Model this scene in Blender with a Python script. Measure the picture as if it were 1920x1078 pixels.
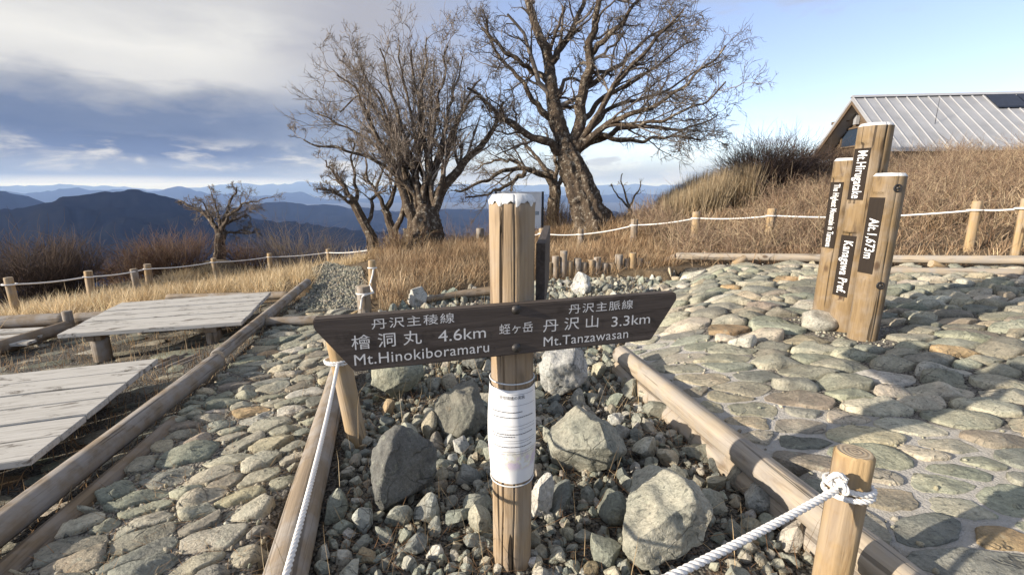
import bpy, bmesh, math
import numpy as np
from mathutils import Vector, Matrix

sc = bpy.context.scene
for o in list(bpy.data.objects):
    bpy.data.objects.remove(o)

# ------------------------------------------------------------------ camera
CAMZ = 1.45
PITCH = math.radians(12.5)
FPX = 1920 * 16.0 / 36.0
cam_d = bpy.data.cameras.new('camera')
cam_d.lens = 16.0
cam_d.sensor_width = 36.0
cam_d.clip_start = 0.02
cam_d.clip_end = 200000.0
cam = bpy.data.objects.new('camera', cam_d)
cam.location = (0, 0, CAMZ)
cam.rotation_euler = (math.pi / 2 - PITCH, 0, 0)
sc.collection.objects.link(cam)
sc.camera = cam

# ------------------------------------------------------------------ exposure
EXPO = 1.12
sc.view_settings.view_transform = 'Standard'
sc.view_settings.look = 'None'
sc.view_settings.exposure = EXPO
sc.view_settings.gamma = 1.0
sc.view_settings.use_curve_mapping = False
sc.render.engine = 'CYCLES'
sc.cycles.use_denoising = True
sc.cycles.max_bounces = 6
sc.cycles.diffuse_bounces = 3
sc.cycles.glossy_bounces = 2
sc.cycles.transmission_bounces = 4
sc.cycles.volume_bounces = 0
sc.cycles.transparent_max_bounces = 8
sc.cycles.caustics_reflective = False
sc.cycles.caustics_refractive = False

# ------------------------------------------------------------------ sun and sky
SUN_EL = math.radians(17.5)
LDIR = Vector((0.94, 0.34, 0)).normalized()            # the way the light travels over the ground
TO_SUN = Vector((-LDIR.x * math.cos(SUN_EL), -LDIR.y * math.cos(SUN_EL), math.sin(SUN_EL)))
sun_d = bpy.data.lights.new('sun', 'SUN')
sun_d.energy = 4.1
sun_d.angle = math.radians(0.55)
sun_d.color = (1.0, 0.90, 0.78)
sun = bpy.data.objects.new('sun', sun_d)
sun.rotation_euler = TO_SUN.to_track_quat('Z', 'Y').to_euler()
sun.location = (-20, -8, 12)
sc.collection.objects.link(sun)


class NT:
    """Small node-tree builder."""
    def __init__(self, tree):
        self.t = tree
        tree.nodes.clear()

    def n(self, kind, props=None, **ins):
        nd = self.t.nodes.new(kind)
        for k, v in (props or {}).items():
            setattr(nd, k, v)
        for k, v in ins.items():
            self.set(nd, k, v)
        return nd

    def set(self, nd, key, v):
        key = int(key[1:]) if isinstance(key, str) and key[0] == '_' else key.replace('_', ' ') if isinstance(key, str) else key
        s = nd.inputs[key]
        if hasattr(v, 'outputs'):
            v = v.outputs[0]
        if isinstance(v, bpy.types.NodeSocket):
            self.t.links.new(v, s)
        else:
            s.default_value = v

    def m(self, op, a, b=0.0, c=0.0, clamp=False):
        nd = self.t.nodes.new('ShaderNodeMath')
        nd.operation = op
        nd.use_clamp = clamp
        for i, v in enumerate((a, b, c)):
            if hasattr(v, 'outputs'):
                v = v.outputs[0]
            if isinstance(v, bpy.types.NodeSocket):
                self.t.links.new(v, nd.inputs[i])
            else:
                nd.inputs[i].default_value = v
        return nd.outputs[0]

    def smooth(self, x, lo, hi):
        nd = self.n('ShaderNodeMapRange', {'interpolation_type': 'SMOOTHSTEP'})
        self.set(nd, '_0', x)
        nd.inputs[1].default_value = lo
        nd.inputs[2].default_value = hi
        nd.inputs[3].default_value = 0.0
        nd.inputs[4].default_value = 1.0
        return nd.outputs[0]

    def mix(self, fac, a, b, blend='MIX'):
        nd = self.n('ShaderNodeMix', {'data_type': 'RGBA', 'blend_type': blend})
        for i, v in ((0, fac), (6, a), (7, b)):
            if hasattr(v, 'outputs'):
                v = v.outputs[0]
            if isinstance(v, bpy.types.NodeSocket):
                self.t.links.new(v, nd.inputs[i])
            else:
                nd.inputs[i].default_value = (*v, 1.0) if isinstance(v, tuple) and len(v) == 3 else v
        return nd.outputs[2]

    def ramp(self, fac, stops, interp='LINEAR'):
        nd = self.n('ShaderNodeValToRGB')
        cr = nd.color_ramp
        cr.interpolation = interp
        while len(cr.elements) < len(stops):
            cr.elements.new(0.5)
        for e, (p, c) in zip(cr.elements, stops):
            e.position = p
            if isinstance(c, (int, float)):
                c = (c, c, c)
            e.color = (*c, 1.0)
        self.set(nd, '_0', fac)
        return nd.outputs[0]

    def scale(self, vec, s):
        nd = self.n('ShaderNodeVectorMath', {'operation': 'MULTIPLY'})
        self.set(nd, '_0', vec)
        nd.inputs[1].default_value = s if isinstance(s, tuple) else (s, s, s)
        return nd.outputs[0]

    def noise(self, vec, scale=5.0, detail=4.0, rough=0.55, dist=0.0):
        nd = self.n('ShaderNodeTexNoise')
        if vec is not None:
            self.set(nd, 'Vector', vec)
        nd.inputs['Scale'].default_value = scale
        nd.inputs['Detail'].default_value = detail
        nd.inputs['Roughness'].default_value = rough
        nd.inputs['Distortion'].default_value = dist
        return nd.outputs['Fac']


world = bpy.data.worlds.new('World')
sc.world = world
world.use_nodes = True
w = NT(world.node_tree)
sky = w.n('ShaderNodeTexSky')
sky.sky_type = 'NISHITA'
sky.sun_disc = False
sky.sun_elevation = SUN_EL
sky.sun_rotation = math.atan2(TO_SUN.x, TO_SUN.y)
sky.altitude = 1670.0
sky.air_density = 1.0
sky.dust_density = 0.6
sky.ozone_density = 1.2
WSTR = 0.15
KC = 1.0 / (WSTR * 2 ** EXPO)                          # display-linear cloud colour -> world colour
tc = w.n('ShaderNodeTexCoord')
dirv = tc.outputs['Generated']
sep = w.n('ShaderNodeSeparateXYZ', Vector=dirv)
az = w.m('MULTIPLY', w.m('ARCTAN2', sep.outputs[0], sep.outputs[1]), 57.2958)
el = w.m('MULTIPLY', w.m('ARCSINE', sep.outputs[2]), 57.2958)
nA = w.noise(w.scale(dirv, (1.0, 1.0, 3.2)), 3.2, 5.0, 0.55, 0.2)
nB = w.noise(w.scale(dirv, (1.0, 1.0, 3.4)), 8.0, 7.0, 0.60, 0.3)
nC = w.noise(w.scale(dirv, (1.0, 1.0, 6.0)), 5.5, 6.0, 0.60, 0.2)
warp = w.m('ADD', w.m('MULTIPLY', w.m('SUBTRACT', nA, 0.5), 6.0), w.m('MULTIPLY', w.m('SUBTRACT', nB, 0.5), 3.2))
damp = w.smooth(el, 0.2, 5.0)
we = w.m('ADD', el, w.m('MULTIPLY', warp, damp))
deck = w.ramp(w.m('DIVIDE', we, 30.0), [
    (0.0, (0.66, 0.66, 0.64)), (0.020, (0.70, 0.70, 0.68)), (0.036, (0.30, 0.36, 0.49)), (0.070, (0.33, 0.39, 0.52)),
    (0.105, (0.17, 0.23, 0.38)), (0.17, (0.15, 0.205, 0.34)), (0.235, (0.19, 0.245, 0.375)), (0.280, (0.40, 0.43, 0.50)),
    (0.335, (0.76, 0.755, 0.75)), (0.43, (0.88, 0.87, 0.84)), (0.54, (0.68, 0.68, 0.69)), (1.0, (0.66, 0.665, 0.68))])  # last stop: unseen cloud above the frame, brightened to lift the fill light
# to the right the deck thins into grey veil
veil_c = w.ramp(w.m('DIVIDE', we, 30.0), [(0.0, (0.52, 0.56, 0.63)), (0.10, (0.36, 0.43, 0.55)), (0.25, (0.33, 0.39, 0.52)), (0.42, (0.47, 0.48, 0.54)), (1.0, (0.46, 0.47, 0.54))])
rightness = w.smooth(w.m('ADD', az, w.m('MULTIPLY', warp, 2.0)), -33.0, -17.0)
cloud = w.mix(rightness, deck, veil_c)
# bright cumulus tops just above the far ranges
puff = w.m('MULTIPLY', w.smooth(nB, 0.47, 0.66), w.m('MULTIPLY', w.smooth(el, 0.9, 1.9), w.m('SUBTRACT', 1.0, w.smooth(el, 3.2, 5.2))))
cloud = w.mix(w.m('MULTIPLY', puff, 0.9), cloud, (0.80, 0.79, 0.77))
streak = w.m('MULTIPLY', w.smooth(nC, 0.5, 0.68), w.m('SUBTRACT', 1.0, w.smooth(el, 0.8, 2.6)))
cloud = w.mix(w.m('MULTIPLY', streak, 0.55), cloud, (0.27, 0.33, 0.46))
cover = w.m('SUBTRACT', 1.0, w.smooth(w.m('ADD', az, w.m('MULTIPLY', warp, 3.0)), -16.0, 9.0))
cover = w.m('MULTIPLY', cover, w.smooth(w.m('ADD', az, w.m('MULTIPLY', warp, 5.0)), -108.0, -66.0))
# thin veil and low soft cloud over the right half
low = w.m('MULTIPLY', w.smooth(nB, 0.42, 0.68), w.m('SUBTRACT', 1.0, w.smooth(el, 3.0, 8.5)))
high = w.m('MAXIMUM', w.m('MULTIPLY', w.smooth(nA, 0.46, 0.70), w.smooth(el, 9.0, 16.0)), w.smooth(w.m('ADD', el, warp), 17.0, 34.0))  # thick overhead veil is out of view, added for greyer, stronger fill light
hz_ = w.m('MULTIPLY', w.m('SUBTRACT', 1.0, w.smooth(el, 0.8, 6.5)), 1.0)
low = w.m('MAXIMUM', low, hz_)
thin = w.m('MAXIMUM', w.m('MULTIPLY', low, 0.93), w.m('MULTIPLY', high, 0.72))
cover = w.m('MAXIMUM', w.m('MAXIMUM', cover, thin), 0.30)
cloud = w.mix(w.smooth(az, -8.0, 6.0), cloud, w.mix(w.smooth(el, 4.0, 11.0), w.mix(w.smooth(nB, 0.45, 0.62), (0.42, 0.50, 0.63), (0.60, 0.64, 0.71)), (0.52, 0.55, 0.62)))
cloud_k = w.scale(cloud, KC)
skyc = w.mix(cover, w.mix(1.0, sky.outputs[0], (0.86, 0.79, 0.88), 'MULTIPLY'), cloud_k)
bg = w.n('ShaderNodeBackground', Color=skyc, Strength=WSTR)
wo = w.n('ShaderNodeOutputWorld', Surface=bg.outputs[0])

# ------------------------------------------------------------------ pixel -> place helpers
FW = np.array([0, math.cos(PITCH), -math.sin(PITCH)])
UP = np.array([0, math.sin(PITCH), math.cos(PITCH)])
RT = np.array([1.0, 0, 0])
CAM = np.array([0, 0, CAMZ])


def ray(px, py):
    return FW + RT * (px - 960) / FPX + UP * (539 - py) / FPX


def onz(px, py, z):
    r = ray(px, py)
    return CAM + r * ((z - CAMZ) / r[2])


def atd(px, py, d):
    return CAM + ray(px, py) * d


def zfor(x, y, py):
    """height of the point above (x, y) that is seen at picture row py"""
    u = (539 - py) / FPX
    wv = (u * y * FW[1] - y * UP[1]) / (UP[2] - u * FW[2])
    return CAMZ + wv


def depth(p):
    return float((np.asarray(p) - CAM) @ FW)


# ------------------------------------------------------------------ object helpers
COL = sc.collection


def tag(o, label=None, cat=None, group=None, kind=None):
    for k, v in (('label', label), ('category', cat), ('group', group), ('kind', kind)):
        if v:
            o[k] = v
    return o


def empty(name, loc=(0, 0, 0), **kw):
    o = bpy.data.objects.new(name, None)
    o.empty_display_size = 0.1
    COL.objects.link(o)
    o.matrix_world = Matrix.Translation([float(v) for v in loc])
    return tag(o, **kw)


def mesh_from(name, V, Fs, smooth=True, cols=None, mats=(), mat_idx=None):
    """V (n,3); Fs list of face arrays each (m,k) ; cols per-vertex rgb"""
    me = bpy.data.meshes.new(name)
    V = np.asarray(V, dtype=np.float32)
    Fs = [np.asarray(f, dtype=np.int32) for f in Fs if len(f)]
    loops = np.concatenate([f.ravel() for f in Fs])
    tot = np.concatenate([np.full(len(f), f.shape[1], dtype=np.int32) for f in Fs])
    start = np.concatenate([[0], np.cumsum(tot)[:-1]]).astype(np.int32)
    me.vertices.add(len(V))
    me.vertices.foreach_set('co', V.ravel())
    me.loops.add(len(loops))
    me.loops.foreach_set('vertex_index', loops)
    me.polygons.add(len(tot))
    me.polygons.foreach_set('loop_start', start)
    if mat_idx is not None:
        me.polygons.foreach_set('material_index', np.asarray(mat_idx, dtype=np.int32))
    me.polygons.foreach_set('use_smooth', np.full(len(tot), bool(smooth)))
    if cols is not None:
        a = me.color_attributes.new('col', 'FLOAT_COLOR', 'POINT')
        c = np.ones((len(V), 4), dtype=np.float32)
        c[:, :3] = cols
        a.data.foreach_set('color', c.ravel())
    for m in mats:
        me.materials.append(m)
    me.update(calc_edges=True)
    return me


def obj(name, me, parent=None, loc=None, **kw):
    o = bpy.data.objects.new(name, me)
    COL.objects.link(o)
    if parent is not None:
        o.parent = parent
    if loc is not None:
        o.location = loc
    return tag(o, **kw)


def box_bm(bm, size, loc=(0, 0, 0), rot=None, bevel=0.0):
    r = bmesh.ops.create_cube(bm, size=1.0)
    vs = r['verts']
    M = Matrix.Translation(loc) @ (rot.to_4x4() if rot else Matrix()) @ Matrix.Diagonal((*size, 1))
    bmesh.ops.transform(bm, matrix=M, verts=vs)
    if bevel:
        es = list({e for v in vs for e in v.link_edges})
        bmesh.ops.bevel(bm, geom=es, offset=bevel, segments=2, affect='EDGES', profile=0.6)


def bm_obj(name, bm, mats, parent=None, smooth=False, **kw):
    me = bpy.data.meshes.new(name)
    bm.to_mesh(me)
    bm.free()
    for m in mats if isinstance(mats, (list, tuple)) else [mats]:
        me.materials.append(m)
    if smooth:
        me.polygons.foreach_set('use_smooth', [True] * len(me.polygons))
    return obj(name, me, parent, **kw)


# ------------------------------------------------------------------ materials
def mat(name, rough=0.85):
    m = bpy.data.materials.new(name)
    m.use_nodes = True
    t = NT(m.node_tree)
    b = t.n('ShaderNodeBsdfPrincipled')
    b.inputs['Roughness'].default_value = rough
    b.inputs['Specular IOR Level'].default_value = 0.3
    t.n('ShaderNodeOutputMaterial', Surface=b.outputs[0])
    return m, t, b


def bump(t, b, h, strength=0.5, dist=0.01):
    nd = t.n('ShaderNodeBump', Height=h)
    nd.inputs['Strength'].default_value = strength
    nd.inputs['Distance'].default_value = dist
    t.set(b, 'Normal', nd.outputs[0])


def stone_mat(name, source):
    m, t, b = mat(name, 0.88)
    pos = t.n('ShaderNodeNewGeometry').outputs['Position']
    if source == 'object':
        base = t.n('ShaderNodeObjectInfo').outputs['Color']
    else:
        base = t.n('ShaderNodeVertexColor', {'layer_name': 'col'}).outputs[0]
    n1 = t.noise(pos, 9.0, 5.0, 0.6)
    n2 = t.noise(pos, 70.0, 4.0, 0.65)
    n3 = t.noise(t.scale(pos, (1.0, 2.2, 1.0)), 22.0, 6.0, 0.62, 1.2)
    n4 = t.noise(pos, 260.0, 2.0, 0.7)
    c = t.mix(1.0, base, t.ramp(n1, [(0.25, 0.62), (0.5, 1.0), (0.78, 1.32)]), 'MULTIPLY')
    nl = t.noise(pos, 3.2, 4.0, 0.6, 0.6)
    c = t.mix(1.0, c, t.mix(t.smooth(nl, 0.36, 0.64), (0.86, 0.885, 0.86), (1.12, 1.08, 1.02)), 'MULTIPLY')
    c = t.mix(1.0, c, t.ramp(n2, [(0.28, 0.68), (0.5, 1.0), (0.72, 1.28)]), 'MULTIPLY')
    c = t.mix(t.smooth(n3, 0.56, 0.66), c, t.mix(0.75, c, (0.07, 0.075, 0.065)))          # dark veins
    c = t.mix(t.m('MULTIPLY', t.smooth(t.noise(pos, 14.0, 5.0, 0.7), 0.58, 0.68), 0.45), c, (0.34, 0.35, 0.27))   # lichen
    c = t.mix(t.m('MULTIPLY', t.smooth(n4, 0.60, 0.72), 0.35), c, (0.5, 0.5, 0.47))     # mineral grains
    c = t.mix(t.m('MULTIPLY', t.smooth(n4, 0.40, 0.30), 0.35), c, (0.07, 0.07, 0.065))
    t.set(b, 'Base_Color', c)
    # thin cracks and rusty stains
    wp = t.n('ShaderNodeVectorMath', {'operation': 'ADD'}, _0=pos, _1=t.scale(t.n('ShaderNodeTexNoise', Vector=pos, Scale=12.0).outputs['Color'], 0.09)).outputs[0]
    vo = t.n('ShaderNodeTexVoronoi', {'feature': 'DISTANCE_TO_EDGE'}, Vector=wp)
    vo.inputs['Scale'].default_value = 5.5
    ck = t.m('MULTIPLY', t.smooth(vo.outputs['Distance'], 0.020, 0.004), t.smooth(t.noise(pos, 3.5, 2.0, 0.5), 0.55, 0.62))
    c = t.mix(t.m('MULTIPLY', ck, 0.55), c, (0.05, 0.047, 0.04))
    c = t.mix(t.m('MULTIPLY', t.smooth(t.noise(pos, 6.0, 6.0, 0.72), 0.63, 0.75), 0.45), c, (0.22, 0.15, 0.085))
    t.set(b, 'Base_Color', c)
    n5 = t.noise(pos, 24.0, 5.0, 0.6)
    h = t.m('ADD', t.m('ADD', t.m('MULTIPLY', n3, 1.0), t.m('MULTIPLY', n5, 1.6)), t.m('SUBTRACT', t.m('ADD', n2, t.m('MULTIPLY', n4, 0.35)), t.m('MULTIPLY', ck, 1.5)))
    bump(t, b, h, 0.6, 0.012)
    return m


M_STONE_A = stone_mat('stone', 'attr')
M_STONE_O = stone_mat('rubble_stone', 'object')


def log_mat(name, ca, cb, dark, grey=0.0, crack=0.5):
    """round wood; local Z runs along the log"""
    m, t, b = mat(name, 0.8)
    oc = t.n('ShaderNodeTexCoord').outputs['Object']
    rnd = t.n('ShaderNodeObjectInfo').outputs['Random']
    off = t.n('ShaderNodeCombineXYZ', X=t.m('MULTIPLY', rnd, 31.0), Y=t.m('MULTIPLY', rnd, 17.0), Z=0.0)
    add = t.n('ShaderNodeVectorMath', {'operation': 'ADD'}, _0=oc, _1=off.outputs[0]).outputs[0]
    g1 = t.noise(t.scale(add, (1, 1, 0.06)), 60.0, 5.0, 0.6, 0.4)
    g2 = t.noise(t.scale(add, (1, 1, 0.12)), 14.0, 4.0, 0.6, 0.8)
    blot = t.noise(add, 7.0, 4.0, 0.6)
    c = t.mix(t.ramp(g1, [(0.3, 0.0), (0.7, 1.0)]), ca, cb)
    c = t.mix(t.smooth(g2, 0.52, 0.72), c, dark)
    if grey:
        c = t.mix(t.m('MULTIPLY', t.smooth(blot, 0.38, 0.66), grey), c, (0.30, 0.28, 0.255))
    fine = t.noise(t.scale(add, (1, 1, 0.03)), 130.0, 3.0, 0.5)
    ck = t.smooth(t.noise(t.scale(add, (1, 1, 0.03)), 30.0, 3.0, 0.45, 0.5), 0.625, 0.65)
    c = t.mix(t.m('MULTIPLY', ck, crack), c, (0.025, 0.017, 0.010))
    c = t.mix(t.m('MULTIPLY', t.smooth(fine, 0.6, 0.72), 0.4), c, dark)
    kn = t.n('ShaderNodeTexVoronoi', Vector=t.scale(add, (1, 1, 0.55)))
    kn.inputs['Scale'].default_value = 4.2
    k = t.smooth(kn.outputs['Distance'], 0.12, 0.05)
    c = t.mix(t.m('MULTIPLY', k, 0.8), c, (0.06, 0.032, 0.016))
    t.set(b, 'Base_Color', c)
    h = t.m('SUBTRACT', t.m('ADD', g1, t.m('MULTIPLY', fine, 0.4)), t.m('MULTIPLY', ck, 1.6))
    bump(t, b, h, 0.55, 0.006)
    return m


def end_mat(name, ca, cb):
    m, t, b = mat(name, 0.85)
    oc = t.n('ShaderNodeTexCoord').outputs['Object']
    wv = t.n('ShaderNodeTexWave', {'wave_type': 'RINGS', 'rings_direction': 'Z'}, Vector=oc)
    wv.inputs['Scale'].default_value = 26.0
    wv.inputs['Distortion'].default_value = 3.0
    wv.inputs['Detail'].default_value = 3.0
    c = t.mix(wv.outputs[0], ca, cb)
    n = t.noise(oc, 40.0, 5.0, 0.6)
    c = t.mix(t.smooth(n, 0.45, 0.75), c, t.mix(0.6, c, (0.10, 0.09, 0.08)))
    t.set(b, 'Base_Color', c)
    bump(t, b, t.m('ADD', wv.outputs[0], n), 0.3, 0.004)
    return m


M_POST = log_mat('fence_post_wood', (0.40, 0.285, 0.15), (0.31, 0.21, 0.105), (0.20, 0.13, 0.065), 0.35)
M_LOG = log_mat('weathered_log_wood', (0.27, 0.21, 0.145), (0.195, 0.15, 0.102), (0.10, 0.075, 0.05), 0.75)
M_TAN = log_mat('tan_log_wood', (0.40, 0.335, 0.25), (0.31, 0.255, 0.185), (0.17, 0.13, 0.09), 0.65)
M_LOGD = log_mat('dark_log_wood', (0.23, 0.165, 0.10), (0.16, 0.115, 0.07), (0.07, 0.05, 0.03), 0.35)
M_SIGN = log_mat('signpost_wood', (0.37, 0.275, 0.17), (0.27, 0.19, 0.112), (0.13, 0.088, 0.05), 0.3, 0.95)
M_MONU = log_mat('monument_wood', (0.25, 0.175, 0.09), (0.175, 0.118, 0.06), (0.085, 0.055, 0.03), 0.3, 0.8)
M_END = end_mat('log_end', (0.44, 0.36, 0.25), (0.30, 0.23, 0.15))
M_ENDG = end_mat('grey_log_end', (0.30, 0.26, 0.21), (0.20, 0.17, 0.13))


def plank_mat(name, ca, cb, stain, stain_amt=0.8):
    """sawn wood; local X runs along the board"""
    m, t, b = mat(name, 0.8)
    oc = t.n('ShaderNodeTexCoord').outputs['Object']
    rnd = t.n('ShaderNodeObjectInfo').outputs['Random']
    off = t.n('ShaderNodeCombineXYZ', X=t.m('MULTIPLY', rnd, 31.0), Y=t.m('MULTIPLY', rnd, 17.0), Z=0.0)
    add = t.n('ShaderNodeVectorMath', {'operation': 'ADD'}, _0=oc, _1=off.outputs[0]).outputs[0]
    g1 = t.noise(t.scale(add, (0.05, 1, 1)), 70.0, 5.0, 0.6, 0.6)
    g2 = t.noise(t.scale(add, (0.10, 1, 1)), 26.0, 5.0, 0.6, 1.2)
    st = t.noise(t.scale(add, (0.45, 1, 1)), 9.0, 6.0, 0.68, 0.8)
    c = t.mix(t.ramp(g1, [(0.3, 0.0), (0.7, 1.0)]), ca, cb)
    c = t.mix(t.m('MULTIPLY', t.smooth(g2, 0.54, 0.7), 0.55), c, stain)
    c = t.mix(t.m('MULTIPLY', t.smooth(st, 0.55, 0.66), stain_amt), c, stain)
    t.set(b, 'Base_Color', c)
    bump(t, b, t.m('ADD', g1, t.m('MULTIPLY', g2, 0.6)), 0.5, 0.004)
    return m


M_PLANK = plank_mat('bench_plank', (0.55, 0.525, 0.47), (0.41, 0.385, 0.335), (0.12, 0.10, 0.078), 0.9)
M_BOARD = plank_mat('sign_board_wood', (0.100, 0.080, 0.066), (0.062, 0.049, 0.040), (0.030, 0.023, 0.018), 0.6)
M_HUTW = plank_mat('hut_board', (0.155, 0.11, 0.07), (0.105, 0.075, 0.048), (0.05, 0.037, 0.026), 0.5)
M_PANEL = plank_mat('panel_brown', (0.024, 0.017, 0.012), (0.019, 0.013, 0.009), (0.012, 0.009, 0.007), 0.4)


def plain(name, col, rough=0.6, var=0.15, scale=30.0, metal=0.0, bump_s=0.15):
    m, t, b = mat(name, rough)
    pos = t.n('ShaderNodeNewGeometry').outputs['Position']
    n = t.noise(pos, scale, 5.0, 0.6)
    lo = tuple(x * (1 - var) for x in col)
    hi = tuple(min(1, x * (1 + var)) for x in col)
    t.set(b, 'Base_Color', t.mix(t.ramp(n, [(0.3, 0.0), (0.7, 1.0)]), lo, hi))
    b.inputs['Metallic'].default_value = metal
    if bump_s:
        bump(t, b, n, bump_s, 0.004)
    return m


M_WHITE = plain('white_paint', (0.62, 0.62, 0.60), 0.6, 0.2, 60.0)
M_LETTER = plain('white_lettering', (0.72, 0.70, 0.66), 0.7, 0.16, 160.0, 0, 0)
M_ROPE = plain('white_rope', (0.72, 0.70, 0.66), 0.9, 0.12, 150.0, 0, 0.3)
M_BOLT = plain('bolt_steel', (0.085, 0.08, 0.075), 0.5, 0.25, 80.0, 0.7)
M_BLACK = plain('black_metal', (0.025, 0.025, 0.027), 0.5, 0.2, 30.0)
M_INK = plain('printed_ink', (0.05, 0.05, 0.055), 0.7, 0.1, 30.0, 0, 0)
M_INFO = plain('information_sheet', (0.76, 0.77, 0.76), 0.45, 0.05, 6.0, 0, 0)
M_INFOPIC = plain('information_picture', (0.30, 0.34, 0.36), 0.5, 0.5, 9.0, 0, 0)
M_ROOF = plain('roof_metal', (0.34, 0.345, 0.355), 0.5, 0.16, 1.3, 0.2, 0.05)
M_ROOFRIB = plain('roof_rib_metal', (0.42, 0.425, 0.435), 0.45, 0.05, 5.0, 0.2, 0)
M_SOLAR = plain('solar_panel', (0.02, 0.025, 0.04), 0.15, 0.2, 10.0, 0, 0)
M_GLASS = plain('window_glass', (0.03, 0.045, 0.07), 0.05, 0.1, 10.0, 0, 0)
M_GLASS.node_tree.nodes['Principled BSDF'].inputs['Specular IOR Level'].default_value = 1.0


def attr_mat(name, rough=0.8, transl=0.0):
    m, t, b = mat(name, rough)
    base = t.n('ShaderNodeVertexColor', {'layer_name': 'col'}).outputs[0]
    t.set(b, 'Base_Color', base)
    b.inputs['Specular IOR Level'].default_value = 0.15
    if transl:
        tr = t.n('ShaderNodeBsdfTranslucent', Color=base)
        mx = t.n('ShaderNodeMixShader', _0=transl, _1=b.outputs[0], _2=tr.outputs[0])
        out = [n for n in t.t.nodes if n.type == 'OUTPUT_MATERIAL'][0]
        t.set(out, 'Surface', mx.outputs[0])
    return m


M_GRASS = attr_mat('dry_grass', 0.7, 0.3)
M_TWIG = attr_mat('bare_twig', 0.85)


def bark_mat(name, ca, cb, lich, dark):
    m, t, b = mat(name, 0.92)
    pos = t.n('ShaderNodeNewGeometry').outputs['Position']
    n1 = t.noise(t.scale(pos, (1, 1, 0.35)), 11.0, 6.0, 0.65, 0.7)
    n2 = t.noise(pos, 9.0, 6.0, 0.72)
    n3 = t.noise(t.scale(pos, (1, 1, 0.5)), 34.0, 5.0, 0.65, 0.5)
    c = t.mix(t.ramp(n1, [(0.35, 0.0), (0.65, 1.0)]), ca, cb)
    c = t.mix(t.m('MULTIPLY', t.smooth(n2, 0.54, 0.60), 0.85), c, lich)
    c = t.mix(t.smooth(n1, 0.44, 0.34), c, dark)
    c = t.mix(t.m('MULTIPLY', t.smooth(n3, 0.56, 0.68), 0.7), c, dark)
    t.set(b, 'Base_Color', c)
    bump(t, b, t.m('ADD', t.m('MULTIPLY', n1, 1.5), n3), 0.9, 0.05)
    return m


M_BARK = bark_mat('tree_bark', (0.125, 0.092, 0.062), (0.068, 0.049, 0.034), (0.34, 0.30, 0.235), (0.016, 0.012, 0.009))

# ------------------------------------------------------------------ terrain
def nrm(v):
    v = np.asarray(v, float)
    return v / np.linalg.norm(v)


def in_poly(x, y, poly):
    x = np.asarray(x, float); y = np.asarray(y, float)
    c = np.zeros(x.shape, bool)
    n = len(poly)
    for i in range(n):
        x1, y1 = poly[i]; x2, y2 = poly[(i + 1) % n]
        cond = (y1 > y) != (y2 > y)
        xx = (x2 - x1) * (y - y1) / ((y2 - y1) if y2 != y1 else 1e-9) + x1
        c ^= cond & (x < xx)
    return c


def seg_dist(x, y, a, b):
    ax, ay = a; bx, by = b
    t = np.clip(((x - ax) * (bx - ax) + (y - ay) * (by - ay)) / ((bx - ax) ** 2 + (by - ay) ** 2), 0, 1)
    return np.hypot(x - ax - t * (bx - ax), y - ay - t * (by - ay))


def poly_edge_dist(x, y, poly):
    d = np.full(np.shape(x), 1e9)
    for i in range(len(poly)):
        d = np.minimum(d, seg_dist(x, y, poly[i], poly[(i + 1) % len(poly)]))
    return d


_vt = {}


def vnoise(x, y, scale, seed):
    """smooth value noise, -1..1"""
    x = np.asarray(x, float) * scale; y = np.asarray(y, float) * scale
    if seed not in _vt:
        _vt[seed] = np.random.default_rng(seed).uniform(-1, 1, (256, 256))
    T = _vt[seed]
    xi = np.floor(x).astype(int); yi = np.floor(y).astype(int)
    fx = x - xi; fy = y - yi
    fx = fx * fx * (3 - 2 * fx); fy = fy * fy * (3 - 2 * fy)
    g = lambda a, b: T[a & 255, b & 255]
    return (g(xi, yi) * (1 - fx) + g(xi + 1, yi) * fx) * (1 - fy) + (g(xi, yi + 1) * (1 - fx) + g(xi + 1, yi + 1) * fx) * fy


PATH = [(-1.86, 0.2), (-2.04, 1.63), (-2.40, 3.6), (-2.72, 5.35), (-1.76, 5.35), (-1.39, 3.55), (-0.99, 1.46), (-0.78, 0.2)]
GRAVEL = [(-2.72, 5.42), (-1.78, 5.42), (-2.15, 6.6), (-2.75, 8.2), (-3.7, 9.0), (-3.7, 8.3), (-3.15, 7.2), (-2.92, 6.4)]
RUBBLE = [(-0.62, 0.2), (-0.93, 1.46), (-1.33, 3.55), (-1.66, 5.15), (-1.1, 5.6), (-0.4, 6.25), (0.55, 6.95), (2.1, 6.95), (2.3, 6.5), (1.5, 5.2), (0.80, 3.55), (1.28, 1.46), (1.55, 0.2)]
TERR = [(1.56, 0.2), (1.32, 1.46), (0.84, 3.55), (1.6, 5.15), (2.1, 6.3), (2.5, 6.85), (4.4, 6.2), (6.3, 5.52), (7.4, 5.1), (5.6, 2.5), (3.6, 0.5)]
YARD = [(-1.9, 0.2), (-2.1, 1.63), (-2.9, 6.1), (-4.0, 6.5), (-5.2, 5.9), (-6.2, 4.6), (-6.0, 0.0)]

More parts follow.
